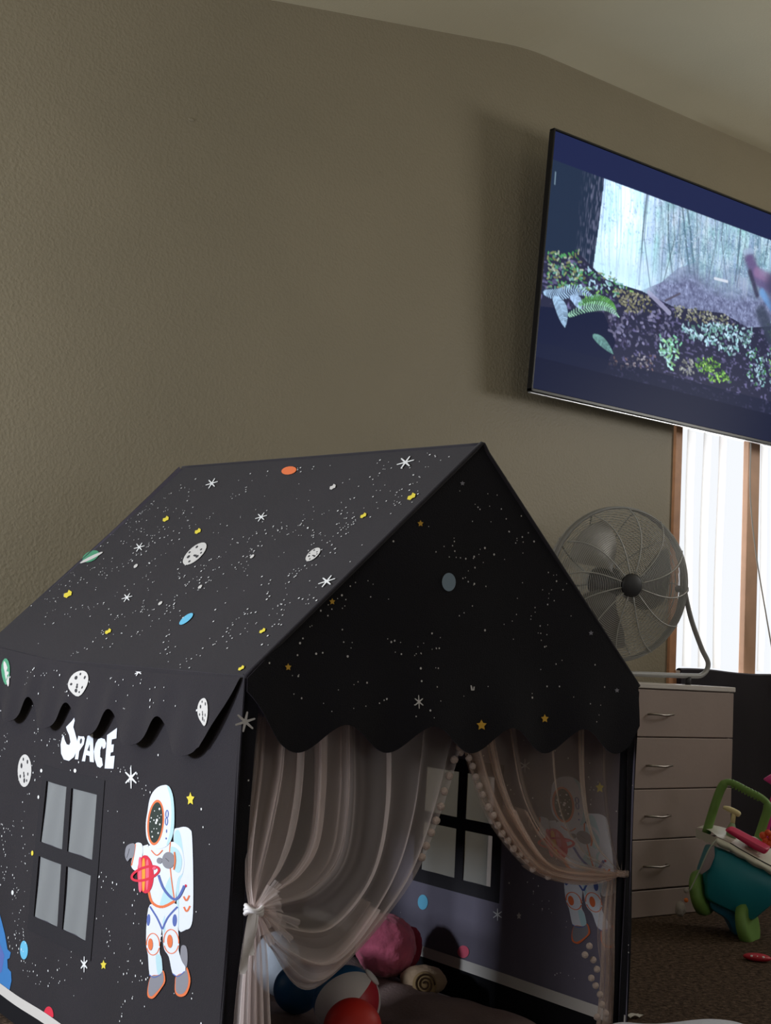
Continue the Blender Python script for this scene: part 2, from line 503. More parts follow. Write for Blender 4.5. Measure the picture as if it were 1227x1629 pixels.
def pmask(pts):
    q = [S2(*p) for p in pts]; ins = np.zeros((IH, IW), bool); n = len(q)
    for i in range(n):
        x1, y1 = q[i]; x2, y2 = q[(i + 1) % n]
        if abs(y1 - y2) < 1e-9: continue
        c = ((YY < y1) != (YY < y2)) & (XX < (x2 - x1) * (YY - y1) / (y2 - y1) + x1)
        ins ^= c
    return ins


def stroke(pts, w, col, a=1.):
    q = [S2(*p) for p in pts]
    for i in range(len(q) - 1):
        x1, y1 = q[i]; x2, y2 = q[i + 1]; L2 = (x2 - x1) ** 2 + (y2 - y1) ** 2 + 1e-9
        xa, xb = int(max(0, min(x1, x2) - w - 2)), int(min(IW, max(x1, x2) + w + 3)); ya, yb = int(max(0, min(y1, y2) - w - 2)), int(min(IH, max(y1, y2) + w + 3))
        if xa >= xb or ya >= yb: continue
        X = XX[ya:yb, xa:xb]; Y = YY[ya:yb, xa:xb]
        t = np.clip(((X - x1) * (x2 - x1) + (Y - y1) * (y2 - y1)) / L2, 0, 1)
        d = np.hypot(X - x1 - t * (x2 - x1), Y - y1 - t * (y2 - y1))
        k = np.clip(w / 2 + .7 - d, 0, 1)[..., None] * a
        img[ya:yb, xa:xb] = img[ya:yb, xa:xb] * (1 - k) + np.array(col) * k


def fill(mask, col, a=1.):
    k = (mask * a)[..., None] if not isinstance(mask, np.ndarray) or mask.ndim == 2 else mask
    img[:] = img * (1 - k) + np.array(col) * k


top_row = S2(430, 305)[1]; bot_row = S2(700, 1255)[1]
img[:] = (.017, .022, .068)
n1 = vnoise(IH, IW, 26, 18, 1); n2 = vnoise(IH, IW, 7, 5, 2); n3 = vnoise(IH, IW, 3, 2.2, 3); n4 = vnoise(IH, IW, 40, 4, 4)
pic = (YY > top_row) & (YY < bot_row)
sky = np.stack([.52 + .34 * n4 * n1, .66 + .22 * n4, .80 + .12 * n1], -1)
gx = np.exp(-((XX - S2(520, 500)[0]) / 70) ** 2)[..., None]
sky = sky * (.78 + .22 * n4[..., None] + .9 * gx) * (1 - .45 * np.clip(n3 * n2 * 2 - .55, 0, 1))[..., None]
img[pic] = sky[pic]
# misty background trunks and twigs
for i in range(60):
    cx = rs.uniform(430, 1700); w = rs.choice([1., 1.3, 2., 2.6], p=[.4, .3, .2, .1]); c = rs.uniform(.22, .6)
    stroke([(cx, 300), (cx - rs.uniform(-10, 25), 620), (cx - rs.uniform(0, 40), 860)], w, (c * .7, c * .92, c * 1.05), rs.uniform(.25, .6))
for i in range(420):
    cx = rs.uniform(620, 1700); cy = rs.uniform(380, 860); a = rs.uniform(-1.6, 1.6); L = rs.uniform(15, 60)
    c = rs.uniform(.12, .5) if rs.rand() < .6 else rs.uniform(.9, 1.3)
    stroke([(cx, cy), (cx + L * math.sin(a), cy + L * math.cos(a))], .9, (c * .6, c * .9, c), rs.uniform(.15, .5))
for pts, w in (([(633, 365), (612, 560), (592, 820)], 4), ([(800, 410), (815, 560), (845, 830), (862, 890)], 4.5), ([(822, 410), (842, 560), (872, 885)], 5), ([(735, 430), (735, 600), (755, 780)], 3.5), ([(1090, 490), (1078, 640), (1060, 800)], 4), ([(1225, 560), (1200, 720)], 3), ([(1172, 520), (1168, 640)], 2.5)):
    stroke(pts, w, (.13, .17, .20), .85)
leaves_late = [((640, 390), (1010, 480), (1010, 720), (850, 700), (640, 640)), ((1010, 500), (1250, 560), (1250, 900), (1010, 720))]
# hillside
clump = np.clip(vnoise(IH, IW, 22, 26, 41) * .55 + vnoise(IH, IW, 7, 8, 42) * .3 + vnoise(IH, IW, 2.4, 2.4, 43) * .45 - .52, 0, .5) * 2
clump *= np.clip((XX - S2(600, 500)[0]) / 90, 0, 1) * pic
img[:] = img * (1 - .75 * clump[..., None]) + np.array((.13, .25, .32)) * .75 * clump[..., None]
mist = np.exp(-((YY - S2(600, 780)[1]) / 38) ** 2) * pic * np.exp(-((XX - S2(520, 780)[0]) / 130) ** 2) * .7
img[:] = img * (1 - mist[..., None]) + np.array((.72, .88, 1.0)) * mist[..., None]
rsb = np.random.RandomState(77)
for i in range(26):
    cx = rsb.uniform(640, 1500); w = rsb.choice([1.4, 2, 2.8]); c = rsb.uniform(.10, .3)
    stroke([(cx, 340), (cx - rsb.uniform(-20, 30), 600), (cx - rsb.uniform(-25, 50), 830)], w, (c * .8, c, c * 1.2), rsb.uniform(.4, .75))
hill = pmask([(560, 870), (700, 810), (780, 740), (900, 700), (1050, 740), (1300, 780), (1800, 820), (1800, 1060), (560, 1000)])
n5 = vnoise(IH, IW, 5, 9, 15); n6 = vnoise(IH, IW, 60, 60, 16)
hq = .75 * n3 * n5 + .25 * n2
hc = np.stack([.10 + .42 * hq, .10 + .44 * hq, .18 + .58 * hq], -1)
hk = np.zeros((IH, IW)); y7 = S2(800, 740)[1]; hk[hill & pic] = 1
hk *= np.clip((YY - y7 + 10 + 50 * n6) / 70, 0, 1) * np.clip((XX - S2(600, 800)[0] + 20 * n5) / 60, 0, 1)
img[:] = img * (1 - hk[..., None]) + hc * hk[..., None]
# great trunk at the left
tr = pic & pmask([(100, 180), (428, 260), (425, 300), (400, 520), (370, 740), (50, 720), (60, 500)])
bark = np.clip(vnoise(IH, IW, 9, 2.2, 8) * 1.6 - .7, 0, 1)[..., None] * np.clip((XX - S2(290, 500)[0]) / 30, 0, 1)[..., None] * .8
img[tr] = (np.array((.022, .035, .065)) + bark * np.array((.20, .18, .24)))[tr]
stroke([(188, 272), (184, 330)], 2, (.35, .45, .5), .6)
# foreground bank
bank = pmask([(20, 655), (140, 660), (300, 670), (380, 750), (440, 800), (600, 850), (760, 930), (1000, 960), (1120, 1030), (1300, 1020), (1900, 900), (1900, 1900), (20, 1500)])
low = pmask([(20, 930), (120, 930), (420, 960), (480, 1100), (430, 1240), (20, 1400)])
mud = np.clip(vnoise(IH, IW, 6, 10, 31) * vnoise(IH, IW, 3.4, 5, 32) * 2.6 - .9, 0, 1)[..., None] * np.array((.16, .13, .24))
img[bank & (YY < bot_row + 30)] = (np.array((.030, .030, .060)) + mud)[bank & (YY < bot_row + 30)]
img[low] = (.012, .016, .045)
# ferns and leaves
cols = [(.10, .36, .10), (.30, .55, .14), (.45, .70, .62), (.62, .85, .95), (.16, .40, .28), (.36, .36, .14)]


def leaves(poly, n, palette, L=16, w=2.2, a=.8):
    w = w * 1.5; n = int(n * .75)
    m_ = pmask(poly); ys, xs_ = np.nonzero(m_)
    if len(ys) == 0: return
    for i in range(n):
        k_ = rs.randint(len(ys)); x0, y0 = xs_[k_], ys[k_]; an = rs.uniform(0, 6.28); l_ = rs.uniform(.3, 1) * L / 1.9
        c = np.array(palette[rs.randint(len(palette))]) * rs.uniform(.4, 1.25)
        x1, y1 = x0 + l_ * math.cos(an), y0 + l_ * math.sin(an) * .7
        xa, xb = int(max(0, min(x0, x1) - w - 1)), int(min(IW, max(x0, x1) + w + 2)); ya, yb = int(max(0, min(y0, y1) - w - 1)), int(min(IH, max(y0, y1) + w + 2))
        X = XX[ya:yb, xa:xb]; Y = YY[ya:yb, xa:xb]; L2 = (x1 - x0) ** 2 + (y1 - y0) ** 2 + 1e-6
        t = np.clip(((X - x0) * (x1 - x0) + (Y - y0) * (y1 - y0)) / L2, 0, 1)
        d = np.hypot(X - x0 - t * (x1 - x0), Y - y0 - t * (y1 - y0)); kk = np.clip(w / 2 + .5 - d, 0, 1)[..., None] * a
        img[ya:yb, xa:xb] = img[ya:yb, xa:xb] * (1 - kk) + c * kk


for q_ in leaves_late: leaves(list(q_), 420, [(.12, .26, .30), (.25, .45, .5), (.5, .75, .8), (.9, 1.1, 1.2)], 9, 1.1, .55)
leaves([(145, 660), (300, 655), (310, 780), (240, 860), (150, 840)], 170, cols[:1] + cols[4:] + [(.6, .65, .45)])
leaves([(260, 740), (450, 760), (560, 860), (400, 900), (250, 850)], 150, cols)
leaves([(470, 840), (640, 870), (660, 960), (520, 960)], 160, [(.34, .30, .16), (.20, .18, .10), (.45, .40, .26)], 10)
leaves([(760, 920), (1010, 960), (1060, 1030), (880, 1010), (770, 980)], 160, [(.36, .32, .2), (.5, .46, .36), (.2, .2, .12)], 10)
leaves([(440, 940), (760, 960), (740, 1110), (460, 1120)], 170, [(.22, .20, .32), (.06, .05, .10), (.32, .28, .42)], 16, 3)
leaves([(440, 1180), (670, 1150), (660, 1240), (440, 1230)], 60, [(.5, .42, .44), (.25, .15, .15)], 10)
leaves([(790, 1020), (960, 1010), (1150, 1040), (1130, 1110), (1040, 1170), (960, 1120), (800, 1070)], 260, [(.6, .85, .9), (.35, .62, .6), (.2, .4, .3), (.75, .95, 1.)], 16, 2.6)
leaves([(680, 1080), (800, 1080), (790, 1150), (750, 1240), (690, 1160)], 110, [(.5, .85, .35), (.3, .7, .4), (.6, .9, .8)], 18, 2.4)
leaves([(790, 1190), (850, 1180), (860, 1260), (790, 1260)], 50, [(.5, .48, .42), (.3, .28, .24)], 12)
leaves([(860, 1180), (960, 1180), (1040, 1300), (940, 1300), (870, 1230)], 200, [(.25, .55, .10), (.45, .75, .15), (.08, .2, .04)], 10)
leaves([(1110, 1120), (1220, 1150), (1200, 1330), (1120, 1300)], 120, [(.35, .6, .6), (.1, .3, .1), (.6, .8, .85)], 12)
leaves([(1220, 1000), (1800, 900), (1850, 1350), (1230, 1330)], 500, cols, 14)


def fern(spine, size, col):
    P = [Vector((x_, y_, 0)) for x_, y_ in spine]
    for i in range(26):
        t = i / 25; c = catmull(P, t); c2 = catmull(P, min(1, t + .04)); d = (c2 - c); d = d.normalized() if d.length > 1e-6 else Vector((1, 0, 0))
        nrm = Vector((-d.y, d.x, 0)); s_ = size * math.sin(math.pi * min(1, .12 + t * .9))
        for sg in (-1, 1):
            e_ = c + nrm * sg * s_ + d * s_ * .5
            stroke([(c.x, c.y), (e_.x, e_.y)], 1.7, np.array(col) * rs.uniform(.6, 1.2), .9)


fern([(130, 860), (200, 870), (290, 850), (370, 880)], 28, (.55, .75, .95))
fern([(180, 880), (215, 940), (232, 1030)], 26, (.5, .68, .85))
fern([(260, 880), (290, 900), (310, 940)], 20, (.5, .65, .85))
fern([(300, 920), (370, 895), (440, 910), (480, 945)], 22, (.18, .50, .10))
fern([(250, 975), (340, 935), (430, 930), (495, 980)], 22, (.5, .85, .55))
fern([(370, 1070), (410, 1100), (465, 1160)], 18, (.22, .42, .36))
stroke([(720, 900), (790, 865)], 4, (.12, .1, .14)); stroke([(640, 860), (740, 960)], 9, (.5, .45, .6), .7); stroke([(960, 790), (1020, 805)], 5, (.95, .9, .9), .8)
# blurred figure at the right
def soft_stroke(pts, w, col, a):
    q = [S2(*p) for p in pts]; K = np.zeros((IH, IW))
    for i in range(len(q) - 1):
        x1, y1 = q[i]; x2, y2 = q[i + 1]; L2 = (x2 - x1) ** 2 + (y2 - y1) ** 2 + 1e-9
        t = np.clip(((XX - x1) * (x2 - x1) + (YY - y1) * (y2 - y1)) / L2, 0, 1)
        d = np.hypot(XX - x1 - t * (x2 - x1), YY - y1 - t * (y2 - y1)); K = np.maximum(K, np.exp(-(d / (w * .5)) ** 4 * .9))
    K = (K * a)[..., None]; img[:] = img * (1 - K) + np.array(col) * K
for pts, w, c, a in (([(1125, 680), (1150, 740)], 36, (.10, .07, .14), .55), ([(1130, 700), (1170, 800), (1230, 830)], 30, (.16, .10, .22), .9), ([(1130, 760), (1165, 870)], 14, (.05, .04, .08), .9), ([(1165, 760), (1250, 800)], 22, (.36, .20, .34), .8), ([(1190, 860), (1235, 930)], 18, (.20, .40, .70), .8), ([(1185, 960), (1260, 1120)], 38, (.05, .06, .09), .9), ([(1105, 660), (1140, 655)], 12, (.55, .65, .8), .5), ([(1250, 820), (1330, 1150)], 60, (.08, .07, .13), .95)):
    soft_stroke(pts, w, c, a)
img[(YY <= top_row)] = (.017, .022, .068)
dk = YY >= bot_row
img[dk] = (img * .18 + np.array((.014, .018, .045)) * .82)[dk] + 0
img[YY >= bot_row + 26] = (.010, .013, .036)
img = (img * 3 + np.roll(img, 1, 0) + np.roll(img, -1, 0) + np.roll(img, 1, 1) + np.roll(img, -1, 1)) / 7
img = img * np.array((.86, .97, 1.10))
b = MB()
cols_flat = []
vs = []
for j in range(IH):
    v = 1 - (j + .5) / IH
    for i in range(IW): vs.append(tuple(TP(lerp(bz / tvw, 1 - bz / tvw, (i + .5) / IW), lerp(bz * 1.5 / tvh, 1 - bz / tvh, v), -.003)))
b.v = vs
for j in range(IH - 1):
    for i in range(IW - 1):
        b.f.append((j * IW + i, (j + 1) * IW + i, (j + 1) * IW + i + 1, j * IW + i + 1))
b.m = [0] * len(b.f)
SM = bpy.data.materials.new('lit_forest_screen'); SM.use_nodes = True
nt = SM.node_tree; p = nt.nodes['Principled BSDF']; at_ = nt.nodes.new('ShaderNodeVertexColor'); at_.layer_name = 'picture'
p.inputs['Base Color'].default_value = (.004, .004, .006, 1); p.inputs['Roughness'].default_value = .35; p.inputs['Specular IOR Level'].default_value = .04
nt.links.new(at_.outputs[0], p.inputs['Emission Color']); p.inputs['Emission Strength'].default_value = 1.0
so = b.build('screen', SM, tv, smooth=False)
ca = so.data.color_attributes.new('picture', 'FLOAT_COLOR', 'POINT')
arr = np.ones((IH * IW, 4), np.float32); arr[:, :3] = np.clip(img, 0, 1.6).reshape(-1, 3)
ca.data.foreach_set('color', arr.ravel())


# ------------------------------------------------------------------ play tent
TX0, TX1, TY0, TY1 = 1.225, 2.280, 2.10, 3.47
EZ = .857
tent = thing('play_tent', ((TX0 + TX1) / 2, (TY0 + TY1) / 2, 0), 'black space-printed fabric playhouse tent with sheer pink front curtains', 'play tent')


class Surf:
    def __init__(s, O, A, B, N, disp=lambda a, b: 0.):
        s.O = Vector(O); s.A = Vector(A).normalized(); s.B = Vector(B).normalized(); s.N = Vector(N).normalized(); s.disp = disp
    def P(s, a, b_, off=0.): return s.O + s.A * a + s.B * b_ + s.N * (s.disp(a, b_) + off)
    def ab(s, px, py):
        D = Vector(ray(px, py).tolist()); Cc = Vector(CAM.tolist())
        t = (s.O - Cc).dot(s.N) / D.dot(s.N); q = Cc + D * t - s.O
        # A and B may be oblique
        G = Matrix(((s.A.dot(s.A), s.A.dot(s.B)), (s.A.dot(s.B), s.B.dot(s.B)))); r = G.inverted() @ Vector((q.dot(s.A), q.dot(s.B)))
        return (r.x, r.y)


def decal(mb, S, pts, mi, layer=1, raw=False, base=.0022, ok=None):
    q = pts if raw else [S.ab(*p) for p in pts]
    tris = tessellate_polygon([[Vector((x_, y_, 0)) for x_, y_ in q]])
    off = base + layer * .0004
    def rec(a, b_, c, d=0):
        L = [((a[0] - b_[0]) ** 2 + (a[1] - b_[1]) ** 2, 0), ((b_[0] - c[0]) ** 2 + (b_[1] - c[1]) ** 2, 1), ((c[0] - a[0]) ** 2 + (c[1] - a[1]) ** 2, 2)]
        m_, k_ = max(L)
        if m_ < .03 ** 2 or d > 8:
            if ok is None or ok((a[0] + b_[0] + c[0]) / 3, (a[1] + b_[1] + c[1]) / 3):
                mb.poly([S.P(*a, off), S.P(*b_, off), S.P(*c, off)], mi)
            return
        if k_ == 1: a, b_, c = b_, c, a
        elif k_ == 2: a, b_, c = c, a, b_
        mid = ((a[0] + b_[0]) / 2, (a[1] + b_[1]) / 2)
        rec(a, mid, c, d + 1); rec(mid, b_, c, d + 1)
    for t in tris: rec(q[t[0]], q[t[1]], q[t[2]])


def ell(cx, cy, rx, ry, rot=0., n=22):
    r = math.radians(rot); return [(cx + rx * math.cos(a) * math.cos(r) - ry * math.sin(a) * math.sin(r), cy + rx * math.cos(a) * math.sin(r) + ry * math.sin(a) * math.cos(r)) for a in [2 * math.pi * i / n for i in range(n)]]


def ring(mb, S, cx, cy, rx, ry, w, mi, layer, rot=0., tr=None, n=26, a0=0., a1=360., w2=None):
    tr = tr or (lambda p: p)
    o = [(lerp(math.radians(a0), math.radians(a1), i / n)) for i in range(n + 1)]; r = math.radians(rot)
    def pt(a, k): x_ = (rx + k) * math.cos(a); y_ = (ry + k) * math.sin(a); return tr((cx + x_ * math.cos(r) - y_ * math.sin(r), cy + x_ * math.sin(r) + y_ * math.cos(r)))
    for i in range(n): decal(mb, S, [pt(o[i], w / 2), pt(o[i + 1], w / 2), pt(o[i + 1], -w / 2), pt(o[i], -w / 2)], mi, layer)


def band(mb, S, pts, w, mi, layer, tr=None):
    tr = tr or (lambda p: p)
    P = smooth_path([(x_, y_, 0) for x_, y_ in pts], 10 if len(pts) > 2 else 1)
    for i in range(len(P) - 1):
        d = (P[i + 1] - P[i]).normalized(); n_ = Vector((-d.y, d.x, 0)) * w / 2
        decal(mb, S, [tr((P[i] + n_)[:2]), tr((P[i + 1] + n_)[:2]), tr((P[i + 1] - n_)[:2]), tr((P[i] - n_)[:2])], mi, layer)


def soft(P):
    if len(P) > 22 or len(P) < 5: return P
    n = len(P); out = []
    for i in range(n):
        p0, p1, p2, p3 = [Vector(P[(i + k_) % n]) for k_ in (-1, 0, 1, 2)]
        for u in (0, .34, .67):
            out.append(tuple((p1 * 2 + (p2 - p0) * u + (p0 * 2 - p1 * 5 + p2 * 4 - p3) * u * u + (p1 * 3 - p0 - p2 * 3 + p3) * u ** 3) * .5))
    return out


def five_star(cx, cy, rx, ry, rot=-90):
    return [(cx + rx * (1 if i % 2 == 0 else .52) * math.cos(math.radians(rot + 36 * i)), cy + ry * (1 if i % 2 == 0 else .52) * math.sin(math.radians(rot + 36 * i))) for i in range(10)]


def asterisk(mb, S, cx, cy, rx, ry, mi, shear=0., rot=0., wk=.17):
    for k_ in range(3):
        a = math.radians(90 + 60 * k_ + rot)
        e = (rx * math.cos(a), ry * math.sin(a)); w_ = (-math.sin(a) * rx * wk, math.cos(a) * ry * wk)
        f_ = lambda x_, y_: (cx + x_ + shear * -y_, cy + y_)
        decal(mb, S, [f_(e[0] * .92 - w_[0] * .6, e[1] * .92 - w_[1] * .6), f_(e[0], e[1]), f_(e[0] * .92 + w_[0] * .6, e[1] * .92 + w_[1] * .6), f_(w_[0], w_[1]), f_(-e[0] * .92 + w_[0] * .6, -e[1] * .92 + w_[1] * .6), f_(-e[0], -e[1]), f_(-e[0] * .92 - w_[0] * .6, -e[1] * .92 - w_[1] * .6), f_(-w_[0], -w_[1])], mi, 2 + k_ * .3)


def moon(mb, S, cx, cy, rx, ry, rot=0.):
    decal(mb, S, ell(cx, cy, rx, ry, rot), MO, 1)
    r = math.radians(rot)
    for (u, v, s_) in ((-.45, -.3, .14), (.4, -.55, .11), (-.1, .15, .08), (-.6, .35, .1), (.5, .2, .09), (0, .6, .13), (.35, .6, .08), (-.2, -.7, .09), (-.05, .32, .1)):
        x_ = u * rx; y_ = v * ry; decal(mb, S, ell(cx + x_ * math.cos(r) - y_ * math.sin(r), cy + x_ * math.sin(r) + y_ * math.cos(r), s_ * rx, s_ * ry * 1.2, rot, 9), DG, 2)


def dots(mb, S, n, a0, a1, b0, b1, rng, r0=.0011, r1=.0027, ok=None, mi=WH, streams=9):
    st = []
    for k_ in range(streams):
        st.append((rng.uniform(a0, a1), rng.uniform(b0, b1), rng.uniform(0, 6.28), rng.uniform(.12, .3)))
    for i in range(n):
        if rng.random() < .82:
            ca_, cb, an, L = st[rng.randrange(streams)]; t = rng.uniform(-1, 1)
            a = ca_ + L * t * math.cos(an + t * .7) + rng.gauss(0, .012); c = cb + L * t * math.sin(an + t * .7) + rng.gauss(0, .012)
        else: a = rng.uniform(a0, a1); c = rng.uniform(b0, b1)
        if not (a0 + .006 < a < a1 - .006 and b0 + .006 < c < b1 - .006): continue
        if ok and not ok(a, c): continue
        r = r0 + (r1 - r0) * rng.random() ** 2.2
        decal(mb, S, ell(a, c, r, r, 0, 6), mi, 1, raw=True)


TENTM = [CLOTH, LINING] + PR

# ---- left side wall (faces -x): a = y, b = z
def dl(a, b_):
    return .004 * math.sin((a * 1.7 + b_ * .6) * 6.3) * math.sin(b_ / .86 * math.pi) + .0015 * math.sin(a * 21 + b_ * 6)
SLft = Surf((TX0, 0, 0), (0, 1, 0), (0, 0, 1), (-1, 0, 0), dl)
LWIN = (2.705, 2.988, .258, .571); LM = (2.834, 2.860); LB = (.397, .430)
def rng_(a, b_, n): return [lerp(a, b_, i / n) for i in range(n + 1)]
def merge(l, extra): return sorted(set([round(x_, 5) for x_ in l if all(abs(x_ - e) > .006 for e in extra)] + list(extra)))
def in_pane(y_, z_, Wn, Mv, Bh):
    return Wn[0] < y_ < Wn[1] and Wn[2] < z_ < Wn[3] and not (Mv[0] < y_ < Mv[1]) and not (Bh[0] < z_ < Bh[1])
ys = merge(rng_(TY0, TY1, 60), [LWIN[0], LWIN[1], LM[0], LM[1]]); zs = merge(rng_(.004, EZ, 36), [LWIN[2], LWIN[3], LB[0], LB[1]])
b = MB()
b.gridxy(lambda u, v: SLft.P(u, v, .001), ys, zs, 0, lambda u, v: in_pane(u, v, LWIN, LM, LB))
b.gridxy(lambda u, v: SLft.P(u, v, -.001), ys, zs, 1, lambda u, v: in_pane(u, v, LWIN, LM, LB))
okL = lambda a, c: not (LWIN[0] - .03 < a < LWIN[1] + .03 and LWIN[2] - .03 < c < LWIN[3] + .03)
# SPACE lettering
L6 = lambda P: [(x_ / 5.43, 1000 + y_ / 5.43) for x_, y_ in P]
decal(b, SLft, L6([(690, 730), (708, 752), (692, 800), (665, 800), (655, 850), (670, 900), (688, 970), (685, 1050), (660, 1110), (620, 1143), (575, 1130), (550, 1080), (543, 1000), (555, 940), (570, 920), (580, 960), (600, 1000), (622, 1005), (632, 980), (620, 920), (600, 880), (590, 850), (640, 800)]), SU, 1)
decal(b, SLft, L6([(700, 908), (735, 912), (748, 950), (740, 1000), (715, 1040), (703, 1060), (694, 1130), (668, 1128), (680, 1040), (690, 960)]), SU, 1)
decal(b, SLft, L6(ell(718, 972, 8, 24, 8, 10)), DG, 2)
decal(b, SLft, L6([(790, 858), (812, 870), (815, 1000), (818, 1155), (785, 1150), (783, 1100), (757, 1092), (748, 1147), (722, 1145), (745, 1040), (775, 900)]), SU, 1)
decal(b, SLft, L6([(768, 1052), (787, 1000), (786, 1060)]), DG, 2)
decal(b, SLft, L6([(880, 945), (910, 955), (922, 990), (915, 1030), (895, 1040), (885, 1012), (872, 1050), (870, 1110), (885, 1120), (893, 1180), (870, 1203), (845, 1190), (825, 1130), (818, 1060), (835, 990), (855, 955)]), SU, 1)
decal(b, SLft, L6([(930, 920), (1018, 858), (1012, 948), (972, 957), (968, 1002), (990, 1000), (984, 1064), (962, 1072), (958, 1102), (997, 1098), (985, 1210), (908, 1208), (926, 1000)]), SU, 1)


# astronaut printed on both side walls
def astronaut(mb, S, T, ok=None):
    D = lambda pts, mi, layer: decal(mb, S, [T(p) for p in soft(pts)], mi, layer, ok=ok)
    R_ = lambda cx, cy, rx, ry, w, mi, layer, rot=0., **k_: ring(mb, S, cx, cy, rx, ry, w, mi, layer, rot, T, **k_)
    Bn = lambda pts, w, mi, layer: band(mb, S, pts, w, mi, layer, T)
    D([(452, 1160), (480, 1165), (487, 1230), (480, 1295), (462, 1290), (445, 1230)], GR, 0.5)
    D([(415, 420), (450, 394), (490, 388), (518, 405), (530, 450), (532, 700), (525, 950), (510, 1035), (480, 1055), (440, 1058), (435, 900), (425, 600)], SU, 1)
    D([(418, 440), (450, 410), (470, 500), (480, 620), (470, 700), (450, 760), (440, 1040), (432, 900), (425, 600)], CYN, 1.5)
    D([(240, 510), (300, 530), (400, 485), (440, 500), (470, 540), (482, 620), (470, 690), (445, 720), (430, 800), (425, 870), (400, 897), (345, 912), (290, 895), (255, 830), (238, 760), (235, 640)], SU, 2)
    D([(330, 880), (400, 700), (415, 860), (390, 890), (345, 908)], CYN, 2.3)
    D([(262, 890), (345, 915), (340, 1040), (330, 1120), (324, 1200), (335, 1240), (338, 1330), (318, 1352), (280, 1360), (258, 1340), (250, 1220), (238, 1150), (240, 1000)], SU, 2)
    D([(345, 915), (435, 890), (437, 1050), (440, 1150), (437, 1190), (455, 1260), (475, 1300), (460, 1345), (420, 1358), (395, 1330), (378, 1230), (352, 1180), (345, 1100)], SU, 2)
    D([(345, 1000), (360, 960), (362, 1060), (350, 1090)], CYN, 2.4)
    D([(300, 1225), (322, 1215), (335, 1250), (336, 1330), (310, 1345)], CYN, 2.4)
    Bn([(250, 800), (278, 878), (345, 906), (422, 868)], 17, OR, 3)
    Bn([(262, 903), (310, 975), (343, 1050)], 11, BL, 3); Bn([(437, 905), (378, 975), (345, 1050)], 11, BL, 3)
    D(ell(253, 990, 12, 38, 3, 14), BL, 3); D(ell(419, 993, 13, 40, 3, 14), BL, 3)
    R_(283, 1147, 42, 70, 6, OR, 3, a0=175, a1=370); R_(283, 1147, 42, 70, 6, OR, 3, a0=20, a1=160)
    R_(395, 1130, 44, 78, 6, OR, 3, a0=175, a1=370); R_(395, 1130, 44, 78, 6, OR, 3, a0=20, a1=160)
    D(ell(268, 1148, 16, 39, 0, 16), OR, 4); D(ell(388, 1128, 16, 43, 0, 16), OR, 4)
    D([(270, 1352), (320, 1345), (345, 1318), (354, 1385), (332, 1430), (287, 1492), (262, 1499), (244, 1480), (248, 1420)], OR, 2.6)
    D([(270, 1355), (318, 1348), (340, 1325), (344, 1385), (322, 1430), (280, 1478), (262, 1484), (252, 1465), (252, 1420)], GR, 3)
    D([(420, 1352), (470, 1328), (485, 1298), (504, 1370), (497, 1430), (472, 1480), (435, 1489), (410, 1462), (410, 1400)], OR, 2.6)
    D([(422, 1355), (466, 1334), (481, 1312), (492, 1375), (486, 1425), (464, 1464), (436, 1473), (416, 1452), (415, 1400)], GR, 3)
    Bn([(258, 1345), (290, 1362), (330, 1342)], 6, BL, 3.4); Bn([(400, 1340), (430, 1358), (470, 1325)], 6, BL, 3.4)
    # arms
    D([(198, 512), (236, 502), (240, 570), (200, 590)], SU, 2)
    D([(145, 500), (175, 491), (196, 510), (196, 580), (172, 650), (147, 672), (119, 640), (132, 570)], SU, 3)
    Bn([(148, 500), (138, 570), (122, 640)], 8, OR, 3.4)
    D([(78, 560), (88, 515), (118, 497), (145, 505), (136, 582), (112, 592), (96, 612), (82, 592)], GR, 3.6)
    Bn([(90, 590), (100, 560), (108, 530)], 3, DG, 4)
    Bn([(397, 480), (392, 560), (400, 690), (420, 860)], 7, OR, 3)
    D([(395, 520), (440, 530), (470, 600), (455, 680), (425, 670), (405, 600)], CYN, 2.8)
    # helmet
    D([(340, 118), (300, 130), (262, 165), (240, 215), (228, 290), (218, 360), (222, 440), (240, 490), (270, 520), (310, 530), (360, 520), (400, 480), (420, 400), (422, 300), (412, 200), (390, 140), (365, 119)], SU, 3.6)
    D([(365, 122), (390, 142), (412, 200), (422, 300), (420, 400), (400, 480), (372, 505), (395, 420), (402, 300), (392, 200)], CYN, 4)
    D(ell(290, 360, 61, 148, 4, 30), OR, 4.3); D(ell(291, 360, 49, 132, 4, 30), VI, 4.8)
    for (x_, y_, r) in ((316, 272, 6), (280, 285, 3), (258, 330, 4), (300, 345, 8), (294, 362, 7), (322, 372, 5), (265, 420, 4), (312, 428, 5), (330, 310, 3), (252, 355, 3), (280, 400, 3), (270, 452, 5), (300, 400, 3), (305, 318, 3), (278, 345, 4), (318, 330, 3)):
        D(ell(x_, y_, r, r * 1.3, 0, 7), WH, 5.3)
    R_(371, 305, 9, 24, 7, BL, 4.5); R_(369, 352, 8, 24, 7, BL, 4.5); D(ell(371, 415, 4, 12, 0, 7), BL, 4.5); D(ell(369, 463, 5, 7, 0, 7), BL, 4.5)
    Bn([(262, 540), (305, 572), (345, 538)], 7, OR, 4)
    # ringed planet held in front
    D(ell(225, 695, 60, 124, -4, 28), RE, 4)
    for k_, (x_, c) in enumerate(((185, PK), (212, AM), (240, PK), (262, RE))):
        D([(x_ - 12, 600 + k_ * 6), (x_ + 4, 590 + k_ * 8), (x_ + 12, 700), (x_ + 12 - k_ * 4, 805 - k_ * 8), (x_ - 6, 795 - k_ * 4), (x_ - 12, 700)], c, 4.4)
    R_(225, 690, 102, 40, 17, RE, 5, -16)
    D(ell(290, 655, 14, 10, -20, 10), PK, 5.4)
    Bn([(320, 700), (348, 775), (388, 832), (425, 858), (455, 830), (482, 768)], 15, BL, 4.5)
